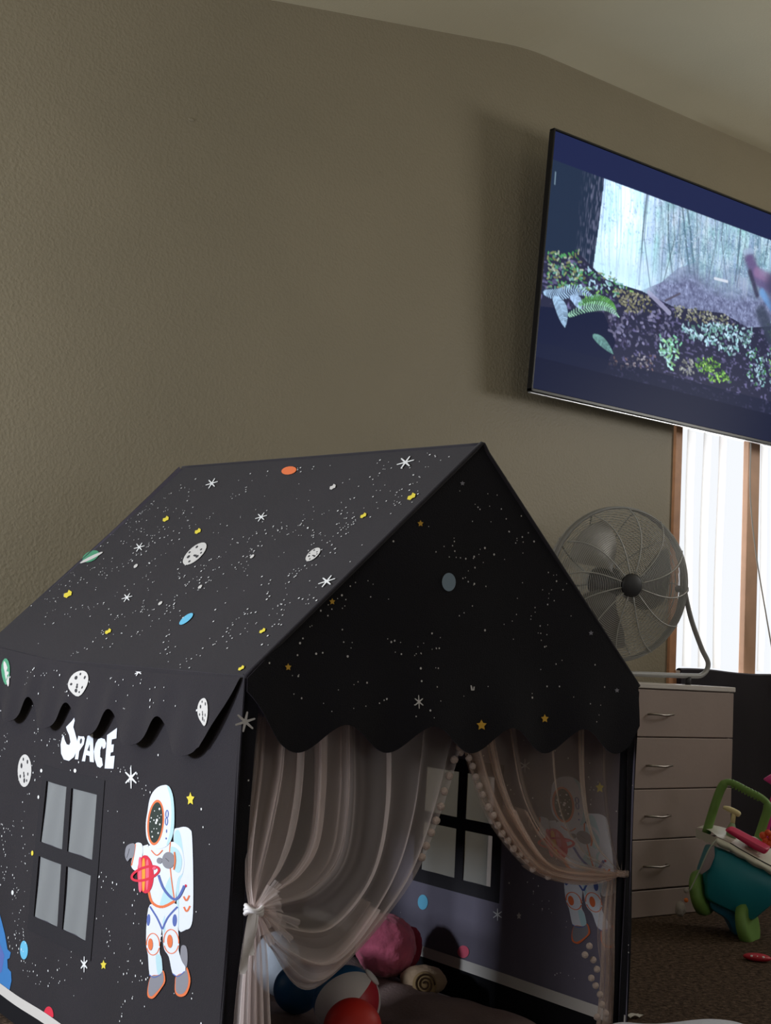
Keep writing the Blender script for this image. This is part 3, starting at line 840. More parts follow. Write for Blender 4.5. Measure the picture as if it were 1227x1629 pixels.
    D(ell(386, 604, 42, 54, 0, 16), GR, 5); D(ell(325, 606, 19, 20, 0, 12), GR, 5); Bn([(425, 550), (430, 610), (420, 665)], 9, OR, 5.2); Bn([(368, 590), (392, 612)], 3, DG, 5.4)
    D(ell(488, 770, 7, 10, 0, 8), RE, 2.5)
    Bn([(474, 838), (490, 866), (508, 832)], 10, OR, 2.5); Bn([(474, 906), (490, 936), (510, 900)], 10, OR, 2.5)


astronaut(b, SLft, lambda p: (180 + p[0] / 4.075, 1220 + p[1] / 4.075))
moon(b, SLft, 39, 1226, 10.5, 26, 2)
asterisk(b, SLft, 209, 1237, 10, 18, WH, 0, 0, .12); asterisk(b, SLft, 135, 1534, 6, 13, WH, 0, 0, .15)
decal(b, SLft, five_star(308, 1271, 6.5, 11), YE, 1); decal(b, SLft, five_star(165, 1535, 5, 8), YE, 1)
decal(b, SLft, ell(54, 1357, 2.2, 4), YE, 1)
decal(b, SLft, ell(42, 1511, 6.5, 15), SK, 1)
decal(b, SLft, [(x_, min(y_, 1618)) for x_, y_ in ell(78, 1616, 8, 15)], RE, 1)
decal(b, SLft, [(-14, 1440), (0, 1455), (8, 1485), (13, 1510), (19, 1515), (17, 1524), (13, 1526), (14, 1540), (20, 1546), (21, 1560), (17, 1577), (-4, 1562), (-30, 1540), (-30, 1470)], EA, 1)
decal(b, SLft, [(-30, 1540), (0, 1500), (8, 1520), (4, 1545), (-8, 1558)], BL, 1.5)
for (x_, y_, rx, ry) in ((66, 1226, 2, 3), (20, 1420, 2, 4), (58, 1400, 1.3, 3), (62, 1268, 1.6, 3), (123, 1226, 2, 3.3)):
    decal(b, SLft, ell(x_, y_, rx, ry, 0, 8), WH, 1)
R1 = random.Random(3)
dots(b, SLft, 620, TY0 + .02, TY1, .08, .76, R1, ok=okL, streams=16)
b.build('side_wall', TENTM, tent, smooth=True)
b = MB()
for i in range(30):
    y0, y1 = lerp(TY0, TY1, i / 30), lerp(TY0, TY1, (i + 1) / 30)
    for z0, z1 in ((.040, .064),):
        b.poly([SLft.P(y0, z0, .005), SLft.P(y1, z0, .005), SLft.P(y1, z1, .005), SLft.P(y0, z1, .005)])
b.build('hem_stripe', HEM, tent)
b = MB()
for i in range(30):
    y0, y1 = lerp(TY0, TY1, i / 30), lerp(TY0, TY1, (i + 1) / 30)
    b.poly([SLft.P(y0, .0, .007), SLft.P(y1, .0, .007), SLft.P(y1, .040, .005), SLft.P(y0, .040, .005)])
b.build('hem_band', BLACKTRIM, tent)


def mk_window(Wn, Mv, Bh, S, sgn):
    w_ = MB()
    def strip(y0, y1, z0, z1):
        w_.grid(lambda u, v: S.P(lerp(y0, y1, u), lerp(z0, z1, v), .0028 * sgn), 8, 8)
    m_ = .035
    strip(Wn[0] - m_, Wn[0], Wn[2] - m_, Wn[3] + m_); strip(Wn[1], Wn[1] + m_, Wn[2] - m_, Wn[3] + m_)
    strip(Wn[0], Wn[1], Wn[3], Wn[3] + m_); strip(Wn[0], Wn[1], Wn[2] - m_, Wn[2])
    strip(Mv[0], Mv[1], Wn[2], Wn[3]); strip(Wn[0], Mv[0], Bh[0], Bh[1]); strip(Mv[1], Wn[1], Bh[0], Bh[1])
    fr = w_.build('window_frame', mat('dark_window_binding', '222027', .88, bump=.3, bscale=400), tent)
    for (y0, y1) in ((Wn[0], Mv[0]), (Mv[1], Wn[1])):
        for (z0, z1) in ((Wn[2], Bh[0]), (Bh[1], Wn[3])):
            q = MB(); q.grid(lambda u, v: S.P(lerp(y0, y1, u), lerp(z0, z1, v), .0015 * math.sin(u * 9 + v * 3) - .001), 12, 10)
            q.build('pane', PANE, fr)


mk_window(LWIN, LM, LB, SLft, 1)

# ---- right side wall, seen from inside (N faces -x)
def dr(a, b_): return .003 * math.sin(a * 9 + b_ * 3) * math.sin(b_ / .86 * math.pi)
SR = Surf((TX1, 0, 0), (0, 1, 0), (0, 0, 1), (-1, 0, 0), dr)
RWIN = (2.585, 2.872, .333, .612); RM = (2.695, 2.728); RB = (.462, .492)
ys = merge(rng_(TY0, TY1, 60), [RWIN[0], RWIN[1], RM[0], RM[1]]); zs = merge(rng_(.004, EZ, 36), [RWIN[2], RWIN[3], RB[0], RB[1]])
b = MB()
b.gridxy(lambda u, v: SR.P(u, v, .001), ys, zs, 1, lambda u, v: in_pane(u, v, RWIN, RM, RB))
b.gridxy(lambda u, v: SR.P(u, v, -.001), ys, zs, 0, lambda u, v: in_pane(u, v, RWIN, RM, RB))
A8 = lambda p: (850 + (1.589 * p[0] + .137 * p[1] - 252.5) / 5.43, 1200 + (.259 * p[0] + 1.057 * p[1] - 20.5) / 5.43)
astronaut(b, SR, A8)
asterisk(b, SR, 792, 1455, 8, 10, WH, 0, 0, .12); asterisk(b, SR, 836, 1218, 9, 11, WH, 0, 0, .1)
decal(b, SR, five_star(956, 1253, 7, 9), YE, 1); decal(b, SR, five_star(826, 1457, 4, 6), MO, 1)
decal(b, SR, ell(675, 1435, 8, 12), SK, 1); decal(b, SR, ell(738, 1514, 9, 10), PK, 1)
R2 = random.Random(11); okR = lambda a, c: not (RWIN[0] - .03 < a < RWIN[1] + .03 and RWIN[2] - .03 < c < RWIN[3] + .03)
dots(b, SR, 200, TY0 + .02, TY1 - .1, .16, .78, R2, ok=okR, streams=8)
b.build('side_wall', TENTM, tent)
mk_window(RWIN, RM, RB, SR, 1)
b = MB()
for i in range(30):
    y0, y1 = lerp(TY0, TY1, i / 30), lerp(TY0, TY1, (i + 1) / 30)
    b.poly([SR.P(y0, .105, .005), SR.P(y1, .105, .005), SR.P(y1, .133, .005), SR.P(y0, .133, .005)])
b.build('hem_stripe', HEM, tent)
b = MB()
for i in range(30):
    y0, y1 = lerp(TY0, TY1, i / 30), lerp(TY0, TY1, (i + 1) / 30)
    b.poly([SR.P(y0, .0, .012), SR.P(y1, .0, .012), SR.P(y1, .105, .005), SR.P(y0, .105, .005)])
b.build('hem_band', BLACKTRIM, tent)

# ---- back wall
b = MB()
def bw(u, v, o=0.):
    x_ = lerp(TX0, TX1, u); top = lerp(EZ + .02, 1.44, 1 - abs(2 * u - 1)); return (x_, TY1 + o + .004 * math.sin(u * 14), lerp(.004, top, v))
b.grid(lambda u, v: bw(u, v, -.001), 30, 24, 1); b.grid(lambda u, v: bw(u, v, .001), 30, 24, 0)
b.build('rear_wall', TENTM, tent)

# ---- roof
RF = Vector((1.772, TY0, 1.370)); RBk = Vector((1.772, 3.487, 1.442)); EF = Vector((TX0 + .002, TY0, EZ - .004)); EB = Vector((TX0 + .002, 3.49, .884))
def droof(a, b_): return 0.
rn = (RBk - RF).cross(EF - RF).normalized()
if rn.x > 0: rn = -rn
SRf = Surf(EF, (EB - EF), (RF - EF), rn)
# bilinear sheet with a slack eave
def roofL(u, v):
    e = EF.lerp(EB, u); r = RF.lerp(RBk, u)
    p_ = e.lerp(r, v)
    p_.z -= .020 * math.sin(math.pi * u) * (1 - v) ** 2
    p_ += rn * (-.010 * math.sin(math.pi * v) * math.sin(math.pi * u))
    return p_
def roof_uv(a, c):              # plane coordinates to sheet coordinates
    q = SRf.O + SRf.A * a + SRf.B * c
    u = (q.y - TY0) / (3.488 - TY0)
    for _ in range(3):
        e = EF.lerp(EB, u); r = RF.lerp(RBk, u); v = (q.z - e.z) / (r.z - e.z); yy = lerp(e.y, r.y, v); u += (q.y - yy) / 1.388
    return u, v
class RoofS(Surf):
    def P(s, a, b_, off=0.):
        u, v = roof_uv(a, b_); return roofL(clamp(u), clamp(v)) + rn * (off + .001)
SRf2 = RoofS(EF, (EB - EF), (RF - EF), rn)
# pixel-to-plane uses a true plane; the sheet is nearly flat
b = MB()
b.grid(lambda u, v: roofL(u, v) + rn * .001, 50, 30, 0); b.grid(lambda u, v: roofL(u, v) - rn * .001, 50, 30, 1)
moon(b, SRf2, 309, 867, 24, 9.5, -40); moon(b, SRf2, 498, 877, 14.5, 7, -40)
decal(b, SRf2, ell(294, 970, 13.5, 5, -38), SK, 1)
decal(b, SRf2, ell(146, 874, 15, 7, -28, 14), GN, 1); decal(b, SRf2, ell(147, 876, 21, 2.2, -26, 14), MO, 2)
decal(b, SRf2, ell(466, 743, 12, 6, -10, 14), OR, 1)
for (x_, y_, rx, ry) in ((345, 761, 9, 8), (648, 735, 13, 10), (417, 813, 9, 7), (521, 925, 13, 10), (223, 858, 8, 7), (199, 934, 8, 7)):
    asterisk(b, SRf2, x_, y_, rx, ry, WH, .55, 10, .12)
for (x_, y_) in ((268, 815), (316, 833), (105, 932), (168, 986), (418, 1001), (579, 818), (656, 791), (385, 1063), (532, 770)):
    s_ = 1.35 if x_ in (656, 105) else 1.
    decal(b, SRf2, [(x_ - 5 * s_, y_ + 3 * s_), (x_ - 4 * s_, y_ - 1), (x_, y_ - 2 * s_), (x_ + 2, y_ - 5 * s_), (x_ + 5 * s_, y_ - 3 * s_), (x_ + 4 * s_, y_ + 1), (x_ + 1, y_ + 2 * s_), (x_ - 2, y_ + 4 * s_)], YE if x_ != 532 else MO, 1)
for (x_, y_) in ((215, 886), (316, 919), (400, 874), (74, 1031), (252, 943)): decal(b, SRf2, ell(x_, y_, 4.2, 2, -40, 9), MO, 1)
La = (EB - EF).length; Lb = (RF - EF).length
dots(b, SRf2, 820, .01, La - .01, .01, Lb - .01, random.Random(21), streams=26)
# right slope
b.grid(lambda u, v: (lerp(lerp(TX1, RF.x, v), 1.772, 0), lerp(TY0, 3.488, u), lerp(lerp(.874, .884, u), lerp(1.370, 1.442, u), v)), 20, 20, 0)
b.grid(lambda u, v: (lerp(TX1, RF.x, v) - .002, lerp(TY0, 3.488, u), lerp(lerp(.874, .884, u), lerp(1.370, 1.442, u), v) - .002), 20, 20, 1)
b.build('roof', TENTM, tent)
b = MB()
edge = [EF + (RF - EF) * t + rn * .002 for t in [i / 30 for i in range(31)]]
b.tube(edge + [Vector((RF.x + .004, RF.y, RF.z + .001))] + [Vector((lerp(RF.x, TX1 + .002, t), TY0, lerp(RF.z, .872, t))) for t in [i / 30 for i in range(1, 31)]], .005, 8)
b.tube([tuple(roofL(u, 1) + Vector((0, 0, -.001))) for u in rng_(0, 1, 30)], .005, 8)
b.build('seam_piping', CLOTH, tent)

# ---- side valance
def sval(u, w):
    ystart = 2.106 + .105 * w ** 1.2; y_ = lerp(ystart, TY1 + .01, u)
    zb = .729 + .034 * math.cos(2 * math.pi * (y_ - 2.389) / .2335 + .35 * math.sin(2 * math.pi * (y_ - 2.389) / .2335))
    zt = roofL(clamp((y_ - TY0) / 1.388), 0).z + .001
    if y_ < 2.22: zb = lerp(zb, .715, sstep(2.24, 2.19, y_))
    ph = 2 * math.pi * (y_ - 2.389) / .2335
    x_ = TX0 - .006 - .017 * math.sin(w * 1.4) - .009 * w * w * (1 - math.cos(ph)) * .5 - .004 * math.sin(ph * 2 + 1) * w
    if w < .05: x_ = TX0 - .004
    return Vector((x_, y_, lerp(zt, zb, w)))
b = MB()
b.grid(lambda u, w: sval(u, w) + Vector((-.001, 0, 0)), 150, 18, 0); b.grid(lambda u, w: sval(u, w) + Vector((.001, 0, 0)), 150, 18, 0)
class ValS(Surf):
    def P(s, a, b_, off=0.):
        zt = roofL(clamp((a - TY0) / 1.388), 0).z; zb = .731 + .027 * math.cos(2 * math.pi * (a - 2.389) / .2335)
        w = clamp((b_ - zt) / (zb - zt)); ys_ = 2.106 + .105 * w ** 1.2
        return sval(clamp((a - ys_) / (TY1 + .01 - ys_)), w) + Vector((-off - .001, 0, 0))
SV = ValS((TX0 - .03, 0, 0), (0, 1, 0), (0, 0, 1), (-1, 0, 0))
moon(b, SV, 117, 1085, 13.5, 19, 12); moon(b, SV, 316, 1124, 9.5, 17, -8)
decal(b, SV, ell(2, 1066, 6, 19, -8, 14), GN, 1); decal(b, SV, ell(4, 1070, 3, 19, -18, 14), MO, 1.5)
asterisk(b, SV, 205, 1069, 6, 6, WH, .2)
def okV(a, c): return c > .775
dots(b, SV, 190, 2.2, 3.4, .74, .84, random.Random(5), ok=okV, streams=10)
b.build('side_valance', TENTM, tent)

# ---- front gable
def gb(x_):
    z_ = .744 - .027 * math.cos(2 * math.pi * (x_ - 1.346) / .2145)
    if x_ < 1.305: z_ += .060 * ((1.305 - x_) / .080) ** 1.5
    if x_ > 2.245: z_ += .03 * (x_ - 2.245) / .035
    return z_
def gt(x_): return lerp(EZ - .004, 1.370, (x_ - TX0) / (RF.x - TX0)) if x_ < RF.x else lerp(1.370, .874, (x_ - RF.x) / (TX1 - RF.x))
def dg(a, b_):
    k_ = sstep(.95, .75, b_)
    return .010 * k_ * (1 - .5 * math.cos(2 * math.pi * (a - 1.346) / .2145)) + .003 * math.sin(a * 13 + b_ * 5) * sstep(1.37, 1.1, b_)
SG = Surf((0, TY0, 0), (1, 0, 0), (0, 0, 1), (0, -1, 0), dg)
b = MB()
for off, mi in ((.001, 0), (-.001, 1)):
    b.grid(lambda u, v: SG.P(lerp(TX0, TX1 - .006, u), lerp(gb(lerp(TX0, TX1 - .006, u)), gt(lerp(TX0, TX1 - .006, u)), v), off), 160, 28, mi)
decal(b, SG, ell(712, 926, 11.2, 14.6), SK if False else 19, 1)
for (x_, y_, s_) in ((667, 833, 5), (529, 957, 5), (456, 1061, 5.5), (761, 1153, 8), (865, 1143, 6.5)): decal(b, SG, five_star(x_, y_, s_, s_ * 1.1), 18, 1)
for (x_, y_, s_) in ((735, 769, 4), (938, 1007, 4), (978, 1098, 4)): decal(b, SG, five_star(x_, y_, s_, s_), GR, 1)
asterisk(b, SG, 661, 1116, 7, 11, MO, 0, 0, .13)
decal(b, SG, [(745, 1090), (747, 1090), (749, 1098), (746, 1098)], MO, 1); decal(b, SG, [(750, 1092), (752, 1092), (751, 1098), (749, 1098)], MO, 1)
dots(b, SG, 330, TX0 + .02, TX1 - .02, .78, 1.33, random.Random(9), ok=lambda a, c: gb(a) + .012 < c < gt(a) - .012, streams=11, mi=MO)
b.build('front_gable', [CLOTH_SHADED, LINING] + PR + [mat('print_ochre', 'd7a83a', .8), mat('print_slate_blue', '8397a8', .8)], tent)

# ---- front corner strips
def jamb(x0, x1, label=None):
    j = MB()
    for off, mi in ((.001, 0), (-.001, 1)):
        j.grid(lambda u, v: (lerp(x0, x1, u), TY0 + .004 - off + .003 * math.sin(v * 9 + u * 2), lerp(.002, .86, v)), 4, 30, mi)
    return j
SJ = Surf((0, TY0 + .001, 0), (1, 0, 0), (0, 0, 1), (0, -1, 0))
j = jamb(TX0, TX0 + .034)
asterisk(j, SJ, 389, 1148, 17, 17, MO, 0, 12, .14)
dots(j, SJ, 30, TX0, TX0 + .034, .1, .75, random.Random(4), streams=4, mi=MO)
j.build('corner_strip', [CLOTH_SHADED, LINING] + PR, tent)
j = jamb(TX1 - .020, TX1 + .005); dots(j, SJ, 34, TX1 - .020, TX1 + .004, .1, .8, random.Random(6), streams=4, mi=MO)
j.build('corner_strip', [CLOTH_SHADED, LINING] + PR, tent)

# ---- poles of the tent frame (inside the corners)
for (x_, y_) in ((TX0 + .016, TY0 + .022), (TX1 - .016, TY0 + .022), (TX0 + .016, TY1 - .02), (TX1 - .016, TY1 - .02)):
    q = MB(); q.tube([(x_, y_, 0), (x_, y_, .85)], .009, 10); q.build('pole', BLACKTRIM, tent)
q = MB(); q.tube([(1.772, TY0 + .02, 1.352), (1.772, 3.46, 1.425)], .009, 10); q.build('ridge_pole', BLACKTRIM, tent)


# ---- sheer curtains
def curtain(keys, y0, y1, n, amp, ns=420, nt_=70, side=1, lat=.012, seed=1):
    K = [[on(1, lerp(y0, y1, t / (len(k_) - 1)), *p_) for t, p_ in enumerate(k_)] for k_ in keys]
    rg = random.Random(seed); ph = [rg.uniform(0, 6.28) for _ in range(4)]
    def fn(s, t):
        col = [catmull(k_, t) for k_ in K]
        q_ = s + .035 * math.sin(9 * s + ph[3]); ss = s + lat * (1 - .35 * t) * math.sin(2 * math.pi * n * q_ + ph[0]) * (.75 + .5 * math.sin(17 * s + 2)) * min(1, 14 * s, 14 * (1 - s))
        p_ = catmull(col, ss)
        a = amp * (1 - .80 * t ** 1.5)
        p_ = p_ + Vector((0, a * math.cos(2 * math.pi * n * q_ + ph[0]) + .25 * a * math.sin(2 * math.pi * n * 2.3 * s + ph[2] + t * 2), 0))
        return p_
    q = MB(); q.grid(fn, ns, nt_, 0)
    return q, fn


def pompom(p_, r, parent):
    q = MB(); q.blob(p_, r, 12, 8, fn=lambda d: 1 + .09 * noise.noise(d * 3 + Vector(p_) * 40))
    return q.build('pompom', POM, parent, loc=p_)


kl = [[(403, 1140), (399, 1220), (395, 1290), (392, 1350), (394, 1400), (402, 1440)],
      [(455, 1140), (450, 1230), (436, 1310), (422, 1370), (411, 1410), (404, 1442)],
      [(520, 1135), (518, 1260), (508, 1345), (480, 1392), (440, 1420), (406, 1443)],
      [(590, 1135), (592, 1280), (572, 1385), (515, 1450), (455, 1458), (407, 1446)],
      [(665, 1140), (650, 1290), (612, 1410), (530, 1520), (452, 1505), (408, 1449)],
      [(740, 1155), (700, 1290), (642, 1420), (500, 1572), (428, 1505), (407, 1452)]]
q, fnL = curtain(kl, 2.140, 2.082, 8, .010, seed=3, lat=.036)
def extra(fn, s0, s1, t0, t1, off, n=160, m_=50, wob=.012, ph=0.):
    q.grid(lambda u, v: fn(lerp(s0, s1, u), lerp(t0, t1, v)) + Vector((wob * .3 * math.sin(u * 31 + ph), off + wob * math.sin(u * 23 + ph + v * 2) * (1 - .6 * v), wob * .3 * math.cos(u * 19 + ph))), n, m_, 0)
extra(fnL, .70, .995, .45, 1, .006, ph=1)
extra(fnL, .0, .26, .0, 1, .008, ph=2)
extra(fnL, .38, .50, .0, .97, .010, 40, ph=3)
# short gathers bursting from the tie
for k_ in range(16):
    a = math.radians(-66 + k_ * 8.5 + random.uniform(-6, 6)); L_ = .03 + .07 * random.random() ** 1.5; k0 = on(1, 2.078, 408, 1448)
    e_ = k0 + Vector((math.cos(a) * L_, -.012 - .006 * math.sin(k_ * 2.1), math.sin(a) * L_))
    wd = Vector((-math.sin(a), .3, math.cos(a))) * random.uniform(.006, .016)
    q.grid(lambda u, v: k0.lerp(e_, u) + wd * (v - .5) * (.25 + 1.6 * u) + Vector((0, .004 * math.sin(v * 6.28), -.010 * u * u)), 8, 6, 0)
cl = q.build('curtain', TULLE, tent)
# flared tail below the tie
def tail(kk, y_, n, amp, seed, nv=50):
    A_, B_ = [[on(1, y_, *p_) for p_ in k_] for k_ in kk]
    ph = random.Random(seed).uniform(0, 6)
    def fn(s, t):
        a = catmull(A_, t); c = catmull(B_, t); p_ = a.lerp(c, clamp(s + .03 * math.sin(2 * math.pi * n * s + ph)))
        return p_ + Vector((0, amp * (.25 + .75 * t) * math.cos(2 * math.pi * n * s + ph), 0))
    q = MB(); q.grid(fn, 100, nv, 0); return q, fn
q, fnT = tail([[(397, 1450), (385, 1530), (376, 1630), (366, 1826)], [(409, 1452), (424, 1500), (431, 1630), (442, 1826)]], 2.086, 5, .014, 2)
q3, f3_ = tail([[(398, 1450), (388, 1530), (380, 1630), (370, 1826)], [(408, 1452), (414, 1500), (418, 1630), (424, 1826)]], 2.078, 3, .008, 5)
q.grid(f3_, 70, 40, 0)
q.build('curtain_tail', TULLE, cl)
# gathered knot and ribbon tie
kp = on(1, 2.082, 404, 1447)
q = MB()
for k_ in range(3):
    q.tube([kp + Vector((.016 * math.cos(a), .013 * math.sin(a), .004 * (k_ - 1) + .004 * math.sin(a * 2 + k_))) for a in [2 * math.pi * i / 20 for i in range(20)]], .0042, 7, closed=True)
for pts in ([(402, 1453), (396, 1490), (389, 1530), (386, 1550)], [(405, 1453), (402, 1480), (398, 1505), (400, 1520)]):
    P_ = smooth_path([on(1, 2.066, *p_) for p_ in pts], 12)
    def rb(u, v, P_=P_): c = P_[min(12, int(round(u * 12)))]; return c + Vector((lerp(-.0085, .0085, v) * (1 if u < .9 else .6), .002 * math.sin(v * 3 + u * 8), 0))
    q.grid(rb, 12, 3); 
tie = q.build('ribbon_tie', SATIN, cl)
for i in range(10):          # pompom trim along the inner edge of the left curtain
    t = .03 + i * .032
    p_ = fnL(1, t) + Vector((-.004 + random.uniform(-.003, .003), .004, random.uniform(-.003, .003)))
    pompom(p_, .0085, cl)

kr = [[(1001, 1150), (999, 1230), (997, 1280), (994, 1320), (991, 1355), (989, 1386)],
      [(950, 1150), (952, 1240), (958, 1300), (966, 1340), (977, 1366), (987, 1386)],
      [(890, 1145), (893, 1240), (906, 1310), (930, 1352), (958, 1372), (986, 1388)],
      [(815, 1145), (832, 1250), (862, 1320), (905, 1366), (950, 1382), (986, 1390)],
      [(772, 1148), (795, 1245), (828, 1320), (875, 1378), (940, 1392), (986, 1392)],
      [(732, 1160), (762, 1262), (798, 1330), (855, 1388), (930, 1408), (986, 1394)]]
q, fnR = curtain(kr, 2.140, 2.115, 7, .009, seed=8, lat=.040)
extra(fnR, .62, .99, .30, 1, .006, ph=1)
extra(fnR, .74, .995, .05, 1, .010, ph=2.5)
extra(fnR, .80, .99, .55, 1, .014, ph=4)
cr_ = q.build('curtain', TULLE2, tent)
q, fnT2 = tail([[(968, 1392), (958, 1460), (951, 1600), (925, 1835)], [(993, 1390), (996, 1480), (995, 1600), (988, 1835)]], 2.125, 5, .013, 4)
q3, f3_ = tail([[(962, 1394), (952, 1490), (962, 1600), (940, 1835)], [(992, 1390), (995, 1480), (993, 1600), (986, 1835)]], 2.140, 4, .010, 6)
q.grid(f3_, 90, 40, 0)
q3, f3_ = tail([[(966, 1394), (962, 1490), (970, 1600), (950, 1835)], [(992, 1390), (995, 1480), (993, 1600), (986, 1835)]], 2.152, 6, .008, 9)
q.grid(f3_, 90, 40, 0)
q.build('curtain_tail', TULLE2, cr_)
kp = on(1, 2.112, 990, 1389); q = MB()
for k_ in range(3):
    q.tube([kp + Vector((.013 * math.cos(a), .012 * math.sin(a), .004 * (k_ - 1))) for a in [2 * math.pi * i / 18 for i in range(18)]], .0035, 7, closed=True)
q.build('ribbon_tie', TULLE2, cr_)
for i, (x_, y_) in enumerate([(733, 1197), (746, 1206), (752, 1219), (757, 1236), (763, 1250), (768, 1264), (777, 1284), (785, 1297), (792, 1313), (799, 1326), (808, 1337), (817, 1350), (827, 1359), (837, 1368), (848, 1382), (872, 1394)]):
    p_ = on(1, 2.135, x_, y_); pompom(p_, .0082 if i > 5 else .0075, cr_)
for (x_, y_) in ((938, 1505), (931, 1519), (944, 1527), (950, 1542), (941, 1556), (948, 1568), (955, 1582), (958, 1598), (964, 1612), (950, 1618)):
    pompom(on(1, 2.105, x_, y_), .0075, cr_)


# ------------------------------------------------------------------ things inside the tent
MAT_ = mat('white_foam_mat', 'cfcac6', .9, bump=.4, bscale=60)
b = MB()
def fm(u, v):
    x_ = lerp(1.30, 2.245, u); y_ = lerp(2.16, 3.42, v)
    e = min(min(u, 1 - u) / .03, min(v, 1 - v) / .03, 1); return (x_, y_, .012 + .040 * math.sqrt(clamp(e)) + .004 * math.sin(u * 17) * math.sin(v * 13))
b.grid(fm, 50, 60)
tag(b.build('foam_mat', MAT_), 'pale padded mat covering the floor inside the space tent', 'mat')
BK = mat('pinkish_blanket', '8a7572', .95, bump=.7, bscale=140, vary=.12, vscale=6)
b = MB()
def bk(u, v):
    x_ = lerp(1.36, 2.17 + .03 * math.sin(v * 9), u); y_ = lerp(2.19, 3.05, v)
    e = min(min(u, 1 - u) / .05, min(v, 1 - v) / .05, 1)
    h_ = .018 * noise.noise(Vector((x_ * 5, y_ * 5, 3))) + .010 * noise.noise(Vector((x_ * 14, y_ * 11, 1)))
    return (x_, y_, .058 + .020 * math.sqrt(clamp(e)) + h_ * clamp(e) + .012 * math.sin(x_ * 12 + y_ * 3) * clamp(e))
b.grid(bk, 70, 70)
tag(b.build('blanket', BK), 'dusky pink crumpled blanket spread over the mat in the tent', 'blanket')

def P_depth(px, py, y): return on(1, y, px, py)
def rest(px, py, rpx, zf):
    lo, hi = 2.12, 3.42
    for _ in range(40):
        mid = (lo + hi) / 2; c = on(1, mid, px, py); r = rpx * float(fwd @ (np.array(c) - CAM)) / F
        if c.z - r - zf > 0: lo = mid
        else: hi = mid
    return c, r
# pink fluffy ball
pc, pr = rest(614, 1504, 48, .085)
pink = thing('plush_ball', (pc.x, pc.y, pc.z - pr), 'pink crinkled plush ball resting against the tent wall inside', 'plush ball')
b = MB(); b.blob(pc, pr, 64, 44, fn=lambda d: 1 + .05 * noise.noise(d * 5) + .035 * abs(noise.noise(d * 14)) + .015 * noise.noise(d * 40))
b.build('body', mat('pink_crinkled_plush', 'ea7496', .9, bump=.9, bscale=70, vary=.2, vscale=20, sheen=.4), pink)
b = MB()
for k_ in range(16):
    a = 2 * math.pi * k_ / 16; d = Vector((math.cos(a), -.35, math.sin(a))).normalized() * pr * .98
    cc = pc + Vector((pr * .80, -pr * .25, -pr * .05)) + Vector((.3 * d.x, .2 * d.y, .45 * d.z)); b.blob(cc, (.014, .014, .02), 8, 6)
b.build('ruffle', mat('red_ruffle', 'b03a55', .9, vary=.2), pink)
# blue ball
bc, br = rest(473, 1573, 38, .088)
b = MB(); b.blob(bc, br, 36, 22)
tag(b.build('toy_ball', mat('deep_blue_plastic', '1b5b92', .45), loc=bc), 'dark blue ball behind the gathered left curtain of the tent', 'ball')
# red ball
rc, rr = rest(561, 1637, 47, .088)
b = MB(); b.blob(rc, rr, 36, 22)
tag(b.build('toy_ball', mat('red_plastic', 'd02a20', .5), loc=rc), 'red ball at the bottom edge just inside the tent doorway', 'ball')
# beach ball with coloured panels
hc_, hr = rest(552, 1592, 54, .088)
beach = thing('beach_ball', (hc_.x, hc_.y, hc_.z - hr), 'white red and blue panelled inflatable ball behind the red ball', 'ball')
Rb = Matrix.Rotation(math.radians(38), 3, 'Y') @ Matrix.Rotation(math.radians(25), 3, 'X') @ Matrix.Rotation(math.radians(65), 3, 'Z')
BM_ = [mat('beach_white', 'e6e2e6', .4), mat('beach_red', 'c5283a', .4), mat('beach_blue', '1f5f96', .4), mat('beach_grey', '8e8a90', .4)]
b = MB(); b.blob(hc_, hr, 48, 30, mi=lambda th, ph: [0, 2, 0, 1, 0, 3][int(ph / (2 * math.pi) * 6) % 6] if th > .22 else 0, rot=Rb)
b.build('panels', BM_, beach)
b = MB(); b.blob(hc_ + Rb @ Vector((0, 0, hr)), (.022, .022, .006), 16, 8, rot=Rb); b.build('valve_cap', BM_[0], beach)
# white pillow at the left
wc = P_depth(441, 1535, 2.75)
b = MB(); b.blob((wc.x, wc.y, .155), (.055, .06, .075), 30, 18, fn=lambda d: 1 + .08 * noise.noise(d * 2.5))
tag(b.build('cushion', mat('pale_blue_white_cotton', 'c8d2e2', .9, bump=.4, bscale=60)), 'pale bluish white cushion partly hidden behind the left curtain', 'cushion')
# rolled snail plush
sc = P_depth(676, 1566, 2.62)
snail = thing('snail_plush', (sc.x, sc.y, sc.z - .04), 'beige plush toy with a spiral shell lying on the blanket', 'plush toy')
RS_ = Matrix.Rotation(math.radians(-30), 3, 'Z')
b = MB(); b.blob(sc + Vector((.035, .05, -.004)), (.060, .055, .036), 30, 18, rot=RS_, fn=lambda d: 1 + .05 * noise.noise(d * 3))
b.build('body', mat('beige_plush', 'b39a80', .95, bump=.6, bscale=90), snail)
fw = (Vector(CAM.tolist()) - sc).normalized(); sx_ = Vector((0, 0, 1)).cross(fw).normalized(); sy_ = fw.cross(sx_)
b = MB(); b.blob(sc, .031, 24, 14); b.build('shell', mat('tan_plush', 'a58a62', .95, bump=.5, bscale=90), snail)
b = MB()
b.tube([sc + fw * (.0325 - .010 * (r_ / .026) ** 2) + (sx_ * math.cos(a) + sy_ * math.sin(a)) * r_ for a, r_ in [(i * .3, .026 - .00042 * i) for i in range(52)]], .0022, 6)
b.build('spiral_seam', mat('brown_seam', '4a3420', .9), snail)
